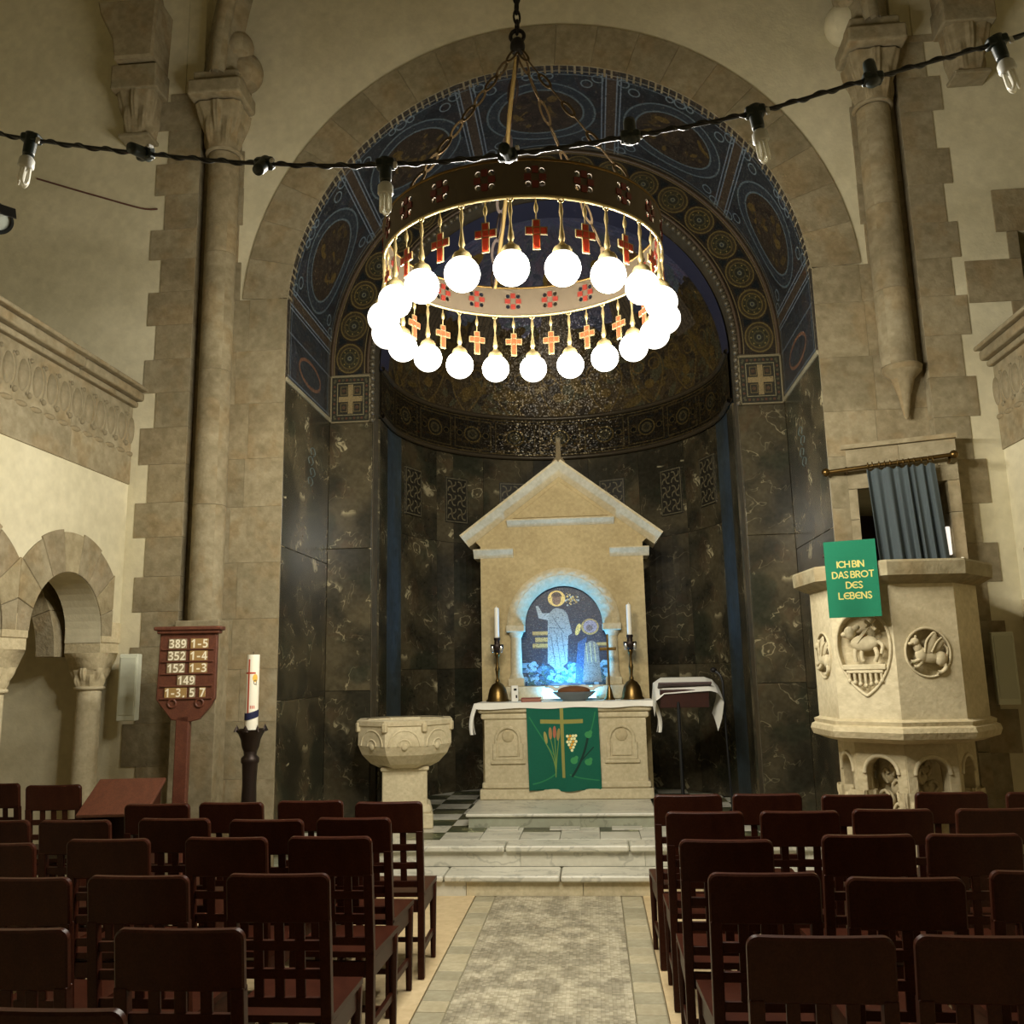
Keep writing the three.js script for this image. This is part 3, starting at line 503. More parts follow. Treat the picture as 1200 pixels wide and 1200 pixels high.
// ------------------------------------------------------------------ altar, its cloths and the stone retable behind it
const AS = 0.43;                                            // top of the altar step
{
  const st = thing('altar_step', 'broad grey marble step with a pale rounded edge under the altar', 'step', 0, P, 8.5);
  const put = (g) => g.translate(0, -P, 8.5);
  part('riser', [put(box(-0.82, 0.8, P, AS - 0.03, 8.0, 9.75))].map((g) => metres(g)), greyTile, st);
  part('tread', metres(put(box(-0.845, 0.825, AS - 0.03, AS, 7.975, 9.75, 0.012))), whiteMarble[0], st);
  for (const x of [-0.5, 0.03, 0.56]) part('inset_tile', metres(put(box(x - 0.13, x + 0.13, P + 0.001, P + 0.012, 7.84, 7.99, 0.003))), whiteMarble[1], st, 'pale rectangular tile at the foot of the step');
}
{
  const a = thing('altar', 'pale stone altar block with arched relief panels at either side of a green hanging', 'altar', 0, AS, 9.1);
  const put = (g) => metres(g.translate(0, -AS, 9.1)), x0 = -0.8, x1 = 0.84;
  part('block', put(box(x0 + 0.03, x1 - 0.03, AS + 0.16, 1.2, 8.83, 9.4)), pale, a);
  part('base', [put(box(x0 - 0.02, x1 + 0.02, AS + 0.001, AS + 0.1, 8.8, 9.4, 0.012)), put(box(x0, x1, AS + 0.1, AS + 0.165, 8.812, 9.4, 0.02))], pale, a);
  part('cornice', [put(box(x0 - 0.005, x1 + 0.005, 1.19, 1.25, 8.81, 9.4, 0.02)), put(box(x0 - 0.035, x1 + 0.035, 1.25, 1.335, 8.785, 9.4, 0.03))], pale, a);
  for (const x of [-0.54, 0.57]) {
    const fr = new THREE.Shape(); fr.moveTo(x - 0.15, 0.8); fr.lineTo(x + 0.15, 0.8); fr.lineTo(x + 0.15, 0.96); fr.lineTo(x + 0.13, 0.96); fr.lineTo(x + 0.13, 1.0); fr.absarc(x, 1.0, 0.13, 0, PI, false); fr.lineTo(x - 0.13, 0.96); fr.lineTo(x - 0.15, 0.96); fr.closePath();
    const inn = new THREE.Path(); inn.moveTo(x - 0.11, 0.83); inn.lineTo(x - 0.11, 1.0); inn.absarc(x, 1.0, 0.1, PI, 0, true); inn.lineTo(x + 0.11, 0.83); inn.closePath(); fr.holes.push(inn);
    const pn = part('relief_panel', put(slab(fr, 8.81, 8.84, 0.006)), pale, a);
    part('disc', put(new THREE.SphereGeometry(1, 24, 14).scale(0.06, 0.06, 0.02).translate(x, 1.03, -8.83)), carved, pn);
    part('tablet', put(box(x - 0.095, x + 0.095, 0.835, 0.97, 8.818, 8.84, 0.006)), pale, pn);
    part('sill', put(box(x - 0.17, x + 0.17, 0.765, 0.8, 8.808, 8.84, 0.008)), pale, pn);
  }
}
{
  // white cloth: top, short front fall and the two narrow end falls
  const f = (u, v) => { const x = -0.86 + u * 1.76; return [x, 0, 0]; };
  const top = box(-0.85, 0.9, 1.337, 1.352, 8.762, 9.38, 0.004);
  const front = grid(60, 4, (u, v) => { const x = -0.85 + u * 1.75; return [x, 1.35 - v * (0.055 + 0.006 * sin(u * 19)), -(8.763 - 0.005 * v * (1 + sin(u * 34)))]; });
  const end = (x, s) => grid(4, 14, (u, v) => { const w = 0.16 - 0.06 * v; return [x + s * (0.012 + 0.03 * v * (1 - v) * 3), 1.35 - v * 0.3, -(8.775 + u * w)]; });
  const edge = (x, s) => grid(6, 14, (u, v) => [x + s * (0.014 + 0.05 * Math.sin(v * 2.2)) - s * u * 0.045 * (1 - 0.3 * v), 1.35 - v * 0.3, -(8.774 - 0.01 * sin(u * PI))]);
  one('altar_cloth', [top, front, end(-0.85, -1), end(0.9, 1), edge(-0.85, -1), edge(0.9, 1)].map((g) => metres(g)), clothWhite, 'long white linen cloth covering the altar top and falling over its ends', 'tablecloth');
  const tex = canvas(512, 580, (x, w, h) => {
    x.fillStyle = '#0b5a45'; x.fillRect(0, 0, w, h); for (let i = 0; i < 4000; i++) { x.fillStyle = rnd() < 0.5 ? 'rgba(0,0,0,.06)' : 'rgba(60,150,110,.06)'; x.fillRect(rnd() * w, rnd() * h, rr(2, 10), 1.5); }
    x.lineCap = 'round'; x.strokeStyle = '#2c7a4c'; x.lineWidth = 8;
    for (const [a, b, c, d] of [[20, 90, 180, 340], [490, 60, 420, 260], [30, 540, 190, 470], [500, 520, 300, 470]]) { x.beginPath(); x.moveTo(a, b); x.quadraticCurveTo((a + c) / 2 + 10, (b + d) / 2 + 30, c, d); x.stroke(); }
    x.fillStyle = '#8e8a48'; x.fillRect(238, 0, 26, 490); x.fillRect(96, 106, 306, 28);
    for (const [X, Y, r, c] of [[130, 230, -0.15, '#9a9352'], [165, 200, 0, '#a67a4a'], [195, 190, 0.05, '#a8624a'], [222, 205, 0.15, '#96804a']]) { x.save(); x.translate(X, Y); x.rotate(r); x.fillStyle = c; x.beginPath(); x.ellipse(0, 0, 12, 42, 0, 0, 7); x.fill(); x.restore(); x.strokeStyle = '#6f8a44'; x.lineWidth = 6; x.beginPath(); x.moveTo(X, Y + 40); x.quadraticCurveTo(200, 380, 192, 490); x.stroke(); }
    x.strokeStyle = '#0e2f26'; x.lineWidth = 16; x.beginPath(); x.moveTo(316, 480); x.quadraticCurveTo(400, 380, 430, 240); x.stroke(); x.lineWidth = 8; x.beginPath(); x.moveTo(380, 390); x.quadraticCurveTo(440, 330, 470, 300); x.stroke();
    for (const [X, Y] of [[436, 215], [430, 400], [330, 380]]) { x.fillStyle = '#3c8a52'; x.beginPath(); x.ellipse(X, Y, 26, 22, 0.4, 0, 7); x.fill(); x.beginPath(); x.ellipse(X + 16, Y - 16, 14, 14, 0, 0, 7); x.fill(); }
    const rows = [4, 3, 4, 3, 2, 1]; rows.forEach((n, j) => { for (let i = 0; i < n; i++) { x.fillStyle = (i + j) % 3 === 1 ? '#e0a23c' : '#efe9b0'; x.beginPath(); x.arc(318 + (i - (n - 1) / 2) * 20, 216 + j * 19, 10, 0, 7); x.fill(); } });
  });
  const sh = grid(30, 40, (u, v) => [-0.348 + 0.70 * u + 0.012 * v * (u < 0.5 ? 1 : 0.2), 1.334 - v * 0.817 + 0.012 * v * sin(u * 9), -(8.769 + v * 0.022 - 0.012 * v * sin(u * 11 + 1) * (0.4 + v))], (u, v) => [u, 1 - v]);
  const back = grid(30, 40, (u, v) => [0.352 - 0.70 * u + 0.012 * v, 1.334 - v * 0.817, -(8.774 + v * 0.026 - 0.012 * v * sin((1 - u) * 11 + 1) * (0.4 + v))], (u, v) => [0.02, 0.98]);
  one('altar_hanging', [sh, back], std({ map: tex, roughness: 0.95 }), 'green cloth hanging with a tan cross, wheat ears and grapes on the altar front', 'altar cloth');
}
{
  const D0 = 9.42, r = thing('retable', 'gabled pale yellow stone altarpiece with a round-arched picture niche, standing behind the altar', 'altarpiece', 0, AS, 9.6);
  const put = (g) => metres(g.translate(0, -AS, 9.6));
  const s = new THREE.Shape(); s.moveTo(-0.86, AS); s.lineTo(0.895, AS); s.lineTo(0.895, 3.0); s.lineTo(0.99, 3.08); s.lineTo(0.02, 3.82); s.lineTo(-0.95, 3.1); s.lineTo(-0.86, 3.0); s.closePath();
  const nx = 0.022, ny = 2.14, nr = 0.43, ho = 0.475, h = new THREE.Path(); h.moveTo(nx - ho, 1.5); h.lineTo(nx - ho, ny); h.absarc(nx, ny, ho, PI, 0, true); h.lineTo(nx + ho, 1.5); h.closePath(); s.holes.push(h);
  part('wall_face', put(slab(s, D0, D0 + 0.3)), ochre, r);
  // coping of the gable and the string courses, their splayed undersides catch the lamp on the sill
  const cope = (x0, y0, x1, y1) => { const L = Math.hypot(x1 - x0, y1 - y0), a = Math.atan2(y1 - y0, x1 - x0); return put(sideSlab(poly([[D0 + 0.33, -0.075], [D0 - 0.01, -0.075], [D0 - 0.13, 0.045], [D0 - 0.13, 0.07], [D0 + 0.33, 0.07]]), -L / 2, L / 2).rotateZ(a).translate((x0 + x1) / 2, (y0 + y1) / 2, 0)); };
  const course = (x0, x1, y0, y1, back) => put(sideSlab(poly([[D0 + back, y0], [D0 - 0.004, y0], [D0 - 0.075, y1 - 0.012], [D0 - 0.075, y1], [D0 + back, y1]]), x0, x1));
  part('coping', cope(-1.03, 3.06, 0.04, 3.86), trimStone, r, 'coping stone of the gable, splayed below'); part('coping', cope(0.0, 3.86, 1.07, 3.03), trimStone, r);
  part('string_course', course(-0.56, 0.6, 3.205, 3.28, 0.05), trimStone, r, 'moulded bar across the gable');
  part('string_course', course(-0.93, -0.5, 2.87, 2.965, 0.3), trimStone, r); part('string_course', course(0.54, 0.96, 2.85, 2.945, 0.3), trimStone, r);
  part('gable_panel', put(slab(poly([[-0.5, 3.3], [0.54, 3.3], [0.02, 3.7]]), D0 - 0.02, D0 + 0.02, 0.008)), ochre, r);
  part('finial', put(slab(poly([[-0.07, 3.82], [0.11, 3.82], [0.09, 3.93], [0.05, 3.98], [0.045, 4.2], [-0.005, 4.2], [-0.01, 3.98], [-0.05, 3.93]]), D0, D0 + 0.08, 0.008)), stones[4], r);
  // splayed, leafy archivolt
  const arc = grid(72, 12, (u, v) => { const a = PI * u, q = 0.6 - 0.185 * v, b = 0.02 * Math.pow(Math.max(0, sin(v * PI)), 0.6), leaf = 0.008 * sin(u * 90) * sin(v * PI * 3); return [nx + q * cos(a), ny + q * sin(a), -(D0 - 0.05 - b - leaf + 0.13 * v * v)]; });
  part('archivolt', put(arc), carved, r, 'splayed stone arch ring carved with small leaves');
  part('archivolt_back', put(slab(sector(0.52, 0.6, 0, PI, 40, nx, ny), D0 - 0.05, D0 + 0.02)), carved, r);
  for (const x of [nx - 0.51, nx + 0.51]) {
    part('column', put(cyl(0.062, 0.056, 0.4, x, 1.62, D0 - 0.01, 24)), pale, r);
    part('column_base', [put(box(x - 0.085, x + 0.085, 1.5, 1.58, D0 - 0.09, D0 + 0.03, 0.008)), put(cyl(0.078, 0.066, 0.05, x, 1.575, D0 - 0.01))], pale, r);
    part('column_capital', [put(cyl(0.06, 0.085, 0.06, x, 2.01, D0 - 0.01)), put(box(x - 0.1, x + 0.1, 2.065, 2.14, D0 - 0.1, D0 + 0.03, 0.012))], pale, r);
  }
  part('niche_sill', put(box(nx - 0.62, nx + 0.62, 1.36, 1.5, D0 - 0.155, D0 + 0.28, 0.01)), pale, r);
  const tex = canvas(600, 820, (x, w, h) => {                     // a generic mosaic: a standing robed figure with a halo and a kneeling one in a garden
    x.fillStyle = '#232630'; x.fillRect(0, 0, w, h); for (let i = 0; i < 900; i++) { x.fillStyle = pick(['#2b2a33', '#1c222e', '#33303a', '#24303a', '#302828']); x.fillRect(rnd() * w, rnd() * h, rr(8, 40), rr(4, 14)); }
    for (const [a, b, c, d] of [[60, 380, 120, 26], [80, 430, 130, 34], [60, 480, 130, 30], [540, 480, 60, 22]]) { x.fillStyle = '#b08a48'; x.fillRect(a, b, c, d); x.fillStyle = '#6a5230'; x.fillRect(a, b + d, c, 10); }
    for (let i = 0; i < 60; i++) { x.fillStyle = pick(['#c4a65a', '#8a7440', '#a8b0a8']); const a = rnd() * 7, q = rnd(); x.beginPath(); x.arc(360 + 60 * q * cos(a), 120 + 60 * q * sin(a), rr(3, 9), 0, 7); x.fill(); }
    for (let i = 0; i < 360; i++) { const Y = 640 + rnd() * 180; x.fillStyle = pick(['#4f7086', '#2f5468', '#6c92a4', '#23404a', '#86aab4', '#3a5a50']); x.beginPath(); x.arc(rnd() * w, Y, rr(6, 22), 0, 7); x.fill(); }
    x.fillStyle = '#2c4a6a'; x.beginPath(); x.moveTo(370, 800); x.lineTo(400, 480); x.lineTo(470, 430); x.lineTo(420, 800); x.fill();
    x.fillStyle = '#8a8e86'; x.beginPath(); x.moveTo(170, 640); x.lineTo(180, 260); x.quadraticCurveTo(210, 190, 250, 190); x.quadraticCurveTo(310, 195, 330, 250); x.lineTo(360, 400); x.lineTo(330, 420); x.lineTo(318, 640); x.lineTo(240, 700); x.closePath(); x.fill();   // standing robe
    x.fillStyle = '#9da097'; x.beginPath(); x.moveTo(180, 290); x.lineTo(110, 270); x.lineTo(90, 170); x.lineTo(108, 165); x.lineTo(140, 230); x.lineTo(200, 230); x.fill();
    x.strokeStyle = '#5c625e'; x.lineWidth = 6; for (const [a, b, c, d] of [[200, 420, 230, 670], [240, 400, 270, 680], [220, 270, 300, 400], [280, 390, 305, 630], [190, 350, 310, 360]]) { x.beginPath(); x.moveTo(a, b); x.lineTo(c, d); x.stroke(); }
    x.fillStyle = '#e0b860'; x.beginPath(); x.arc(250, 110, 66, 0, 7); x.fill(); x.fillStyle = '#7a5a44'; x.beginPath(); x.ellipse(250, 118, 34, 46, 0, 0, 7); x.fill(); x.fillStyle = '#4a3426'; x.beginPath(); x.arc(250, 96, 40, PI, 0); x.fill();
    x.fillStyle = '#7c7264'; x.beginPath(); x.moveTo(430, 800); x.lineTo(450, 520); x.quadraticCurveTo(490, 420, 550, 500); x.lineTo(570, 800); x.fill();
    x.strokeStyle = '#b09a6a'; x.lineWidth = 8; for (const q of [460, 490, 520]) { x.beginPath(); x.moveTo(q, 480); x.lineTo(q + 10, 640); x.stroke(); }
    x.fillStyle = '#a8894a'; x.beginPath(); x.arc(495, 350, 66, 0, 7); x.fill(); x.fillStyle = '#8d7f86'; x.beginPath(); x.arc(497, 348, 52, 0, 7); x.fill(); x.fillStyle = '#6c5c56'; x.beginPath(); x.arc(490, 360, 26, 0, 7); x.fill();
    x.fillStyle = '#d8b45c'; x.beginPath(); x.ellipse(405, 370, 18, 50, 0.3, 0, 7); x.fill();
    tesserae(x, w, h, 6, 12000, 0.4);
  });
  const pr = 0.47, pic = new THREE.Shape(); pic.moveTo(-pr, 1.5); pic.lineTo(pr, 1.5); pic.lineTo(pr, ny); pic.absarc(0, ny, pr, 0, PI, false); pic.closePath();
  const pg = new THREE.ExtrudeGeometry(pic, { depth: 0.03, bevelEnabled: false, curveSegments: 32 }); const uv = pg.attributes.uv, pp = pg.attributes.position; for (let i = 0; i < uv.count; i++) uv.setXY(i, (pp.getX(i) + nr) / (2 * nr), (pp.getY(i) - 1.5) / (ny + nr - 1.5));
  part('mosaic_picture', pg.translate(nx, -AS, -(D0 + 0.16) + 9.6), std({ map: tex, roughness: 0.5, metalness: 0.1 }), r, 'mosaic of a haloed robed figure and a kneeling figure in a garden');
}
// blue lamp lying on the altar behind the bread bowl
{
  const l = thing('blue_strip_lamp', 'bluish white strip lamp lying behind the bread bowl on the altar', 'lamp', 0.07, 1.352, 9.2);
  part('housing', new THREE.BoxGeometry(0.56, 0.02, 0.05).translate(0, 0.011, 0), whitePlastic, l);
  part('tube', new THREE.CylinderGeometry(0.013, 0.013, 0.54, 12).rotateZ(PI / 2).translate(0, 0.034, 0), std({ color: 0xffffff, emissive: new THREE.Color(0.5, 0.82, 1), emissiveIntensity: 5 }), l);
  const k = new THREE.RectAreaLight(BLUE, BLUE_POWER, 0.54, 0.05); k.position.set(0, 0.055, -0.02); k.lookAt(0.07, 1.352 + 1.0, -9.26 - 0.42); l.add(k);
  k.rotation.set(0, 0, 0); k.rotation.x = 1.15;                       // faces up and back, on to the picture
}
{
  const l = thing('niche_lamp', 'small lamp on the niche sill that throws bluish light up over the altar picture', 'lamp', 0.03, 1.502, 9.3);
  part('housing', [new RoundedBoxGeometry(0.3, 0.012, 0.05, 1, 0.003).translate(0, 0.006, 0), new RoundedBoxGeometry(0.3, 0.024, 0.008, 1, 0.003).translate(0, 0.012, 0.024)], std({ color: 0x55585a, roughness: 0.5 }), l);
  part('lens', new THREE.BoxGeometry(0.28, 0.006, 0.03).translate(0, 0.015, 0), std({ color: 0xffffff, emissive: new THREE.Color(0.4, 0.76, 1), emissiveIntensity: 4 }), l);
  const k = new THREE.RectAreaLight(BLUE, SILL_POWER, 0.28, 0.03); k.position.set(0, 0.022, 0); k.rotation.x = PI / 2 - 0.3; l.add(k);
}
// what stands on the altar
function candlestick(label, x) {
  const t = thing('candlestick', label, 'candlestick', x, 1.352, 9.15, 0, undefined);
  part('bell_base', lathe([[0.001, 0], [0.118, 0], [0.122, 0.012], [0.105, 0.03], [0.1, 0.07], [0.085, 0.13], [0.055, 0.175], [0.03, 0.19], [0.02, 0.2]]), brass, t);
  part('stem', lathe([[0.02, 0.19], [0.024, 0.21], [0.014, 0.235], [0.02, 0.3], [0.026, 0.33], [0.016, 0.36], [0.014, 0.44], [0.024, 0.47], [0.028, 0.49], [0.02, 0.5]]), brass, t);
  part('drip_cup', lathe([[0.02, 0.495], [0.05, 0.51], [0.066, 0.54], [0.068, 0.58], [0.055, 0.58], [0.03, 0.56], [0.028, 0.62], [0.034, 0.63], [0.034, 0.65]]), bronze, t);
  for (const s of [-1, 1]) part('foil_leaf', ball(0.024, s * 0.045, 0.53, -0.05, 0.7, 1.6, 0.3, 10), std({ color: 0xc9c9c2, metalness: 0.8, roughness: 0.2 }), t);
  one('candle', lathe([[0.001, 0.64], [0.024, 0.64], [0.024, 0.955], [0.012, 0.965], [0.003, 0.965], [0.0025, 0.98], [0.001, 0.98]], 20).translate(x, 1.352, -9.15), wax, x < 0 ? 'white unlit candle in the brass candlestick over the red book side of the altar' : 'white unlit candle in the brass candlestick next to the standing cross', 'candle');
}
candlestick('brass candlestick with a bell-shaped foot standing beside the small white box', -0.665);
candlestick('brass candlestick with a bell-shaped foot standing beside the little altar cross', 0.705);
{
  const b = thing('bread_bowl', 'wide shallow grey bowl in the middle of the altar', 'bowl', 0.12, 1.352, 9.02);
  part('bowl', lathe([[0.001, 0], [0.11, 0], [0.12, 0.012], [0.19, 0.06], [0.222, 0.09], [0.216, 0.092], [0.18, 0.066], [0.1, 0.022], [0.001, 0.018]]), std({ color: 0x6f7a80, roughness: 0.5 }), b);
  one('napkin', metres(grid(40, 8, (u, v) => { const a = PI * 1.15 * u - 0.24, r = 0.19 + 0.09 * v; return [r * cos(a) * 1.05, 0.095 + 0.1 * v - 0.05 * v * v + 0.012 * sin(u * 34) * v, -r * sin(a) * 0.7]; })).translate(0.12, 1.352, -9.02), clothWhite, 'pale folded napkin spread behind the bread in the bowl', 'napkin');
  one('bread', metres(new THREE.SphereGeometry(1, 28, 14).scale(0.165, 0.05, 0.11)).translate(0.12, 1.352 + 0.098, -9.01), std({ color: 0x6e4422, roughness: 0.85, bumpMap: grainTex, bumpScale: 0.01 }), 'brown loaf of bread lying in the grey bowl', 'bread');
  const k = thing('book', 'small closed red book lying flat on the altar', 'book', -0.31, 1.352, 8.98, 0.05);
  part('cover', [new RoundedBoxGeometry(0.2, 0.006, 0.14, 1, 0.002).translate(0, 0.003, 0), new RoundedBoxGeometry(0.2, 0.006, 0.14, 1, 0.002).translate(0, 0.037, 0), new THREE.BoxGeometry(0.006, 0.034, 0.14).translate(-0.097, 0.02, 0)], std({ color: 0x7c1f1c, roughness: 0.6 }), k);
  part('pages', new THREE.BoxGeometry(0.185, 0.03, 0.13).translate(0, 0.02, 0), std({ color: 0x9a6a58, roughness: 0.9 }), k);
  const w = thing('white_box', 'small upright white box with dark marks on the altar', 'box', -0.49, 1.352, 9.12, 0.2);
  part('carton', new RoundedBoxGeometry(0.07, 0.16, 0.05, 1, 0.006).translate(0, 0.08, 0), clothWhite, w);
  part('mark', [new THREE.BoxGeometry(0.03, 0.022, 0.002).translate(0.004, 0.12, 0.026), new THREE.BoxGeometry(0.016, 0.03, 0.002).translate(0.016, 0.05, 0.026)], iron, w);
  const c = thing('altar_cross', 'small brass standing cross on a bell-shaped foot on the altar', 'cross', 0.475, 1.352, 9.1);
  part('foot', lathe([[0.001, 0], [0.055, 0], [0.056, 0.01], [0.04, 0.03], [0.025, 0.1], [0.012, 0.14], [0.012, 0.16]]), brass, c);
  part('upright', new RoundedBoxGeometry(0.022, 0.52, 0.016, 1, 0.005).translate(0, 0.4, 0), brass, c);
  part('crossbar', new RoundedBoxGeometry(0.17, 0.032, 0.016, 1, 0.005).translate(0, 0.51, 0), brass, c);
}

// ------------------------------------------------------------------ font, lectern and microphone on the chancel floor
const octagon = (r, turn = PI / 8, sx = 1) => { const p = []; for (let i = 0; i < 8; i++) p.push([r * cos(turn + i * PI / 4) * sx, r * sin(turn + i * PI / 4)]); return p; };
function octLoft(list, turn = PI / 8) {                     // list of [radius, height]: an eight-sided solid with flat faces
  const pos = []; const tri = (a, b, c) => pos.push(...a, ...b, ...c);
  const ring = ([r, y]) => { const q = []; for (let i = 0; i < 8; i++) { const a = turn + i * PI / 4; q.push([r * cos(a), y, -r * sin(a)]); } return q; };
  for (let k = 0; k + 1 < list.length; k++) { const A = ring(list[k]), B = ring(list[k + 1]); for (let i = 0; i < 8; i++) { const j = (i + 1) % 8; tri(A[i], A[j], B[j]); tri(A[i], B[j], B[i]); } }
  const g = new THREE.BufferGeometry(); g.setAttribute('position', new THREE.Float32BufferAttribute(pos, 3)); g.computeVertexNormals(); return metres(g, rr(0, 3), rr(0, 3));
}
{
  const f = thing('baptismal_font', 'eight-sided pale stone baptismal font on a square pedestal in front of the apse', 'font', -1.42, P, 8.15, 0.2);
  part('bowl', octLoft([[0.001, 0.52], [0.25, 0.52], [0.33, 0.56], [0.41, 0.64], [0.445, 0.72], [0.45, 0.9], [0.455, 0.93], [0.44, 0.935], [0.37, 0.935], [0.34, 0.86], [0.2, 0.75], [0.001, 0.73]]), pale, f);
  part('rim', octLoft([[0.448, 0.885], [0.462, 0.895], [0.462, 0.935], [0.448, 0.942], [0.38, 0.942]]), pale, f);
  for (let i = 0; i < 8; i++) {
    const a = i * PI / 4, ap = 0.448 * cos(PI / 8) - 0.006;
    const place = (g) => metres(g.translate(0, 0, ap).rotateY(a + PI / 2));
    part('arch_relief', place(new THREE.TorusGeometry(0.135, 0.012, 6, 20, PI).translate(0, 0.72, 0)), pale, f); part('inner_arch_relief', place(new THREE.TorusGeometry(0.055, 0.011, 6, 16, PI).translate(0, 0.72, 0)), pale, f);
    part('relief_boss', place(new THREE.SphereGeometry(1, 12, 8).scale(0.03, 0.03, 0.012).translate(0, 0.715, 0)), pale, f);
    const b = a + PI / 8, rp = 0.45; part('corner_boss', metres(new RoundedBoxGeometry(0.05, 0.085, 0.05, 1, 0.014).translate(0, 0.88, rp - 0.005).rotateY(b + PI / 2)), carved, f);
  }
  part('pedestal', metres(new RoundedBoxGeometry(0.4, 0.4, 0.4, 1, 0.012).translate(0, 0.33, 0)), pale, f);
  part('neck', metres(new RoundedBoxGeometry(0.43, 0.035, 0.43, 1, 0.012).translate(0, 0.51, 0)), pale, f);
  part('foot', [new RoundedBoxGeometry(0.5, 0.13, 0.5, 1, 0.015).translate(0, 0.065, 0), new RoundedBoxGeometry(0.48, 0.09, 0.48, 2, 0.045).translate(0, 0.155, 0)].map((g) => metres(g)), pale, f);
}
{
  const l = thing('lectern', 'dark wooden reading stand under a white cloth beside the altar', 'lectern', 1.2, P, 8.6);
  part('pole', new THREE.CylinderGeometry(0.016, 0.018, 1.02, 16).translate(-0.09, 0.52, 0), black, l);
  part('foot', [0, 1, 2].map((k) => new RoundedBoxGeometry(0.3, 0.02, 0.04, 1, 0.006).translate(0.14, 0.012, 0).rotateY(k * 2 * PI / 3 + 0.4).translate(-0.09, 0, 0)), black, l);
  part('tray', metres(new RoundedBoxGeometry(0.46, 0.17, 0.04, 1, 0.008).rotateX(0.25).translate(-0.03, 1.06, 0.0)), darkWood, l);
  part('desk', metres(new RoundedBoxGeometry(0.5, 0.025, 0.36, 1, 0.008).rotateX(-0.3).translate(-0.02, 1.15, -0.14)), darkWood, l);
  const cloth = (u, v) => { // u over the desk from one fall to the other, v from front to back
    const L = [[-0.32, -0.2], [-0.3, -0.03], [-0.22, 0.02], [0.2, 0.02], [0.28, -0.01], [0.33, -0.07], [0.3, -0.2], [0.26, -0.33]], t = u * 7, i = Math.min(6, Math.floor(t)), q = t - i;
    const X = L[i][0] + (L[i + 1][0] - L[i][0]) * q, Y = L[i][1] + (L[i + 1][1] - L[i][1]) * q; return [X, 1.145 + Y + v * 0.09 - 0.02 * (1 - v) * (1 - v) * sin(u * 9) - 0.05 * Math.pow(1 - v, 3), 0.06 - v * 0.36 + 0.01 * sin(u * 17)];
  };
  const cl = metres(grid(42, 12, cloth)).translate(1.2, P, -8.6); one('lectern_cloth', cl, clothWhite, 'white cloth draped over the dark reading stand', 'cloth');
  const m = thing('microphone_stand', 'thin black microphone stand in front of the dark marble beside the white draped reading stand', 'microphone stand', 1.55, P, 8.62);
  part('pole', tube([[-0.01, 1.2, 0], [-0.006, 0.7, 0], [0.01, 0.02, 0]].map(([a, b, c]) => [a, b, c]), 0.011, 12), black, m);
  part('base', lathe([[0.001, 0], [0.12, 0], [0.12, 0.015], [0.03, 0.03], [0.012, 0.05]]), black, m);
  part('microphone', tube([[-0.01, 1.2, 0], [-0.03, 1.27, 0.01], [-0.07, 1.31, 0.03]], 0.012, 10), black, m);
  part('head', ball(0.026, -0.085, 1.32, 0.035, 1.2, 1, 1, 12), iron, m);
}

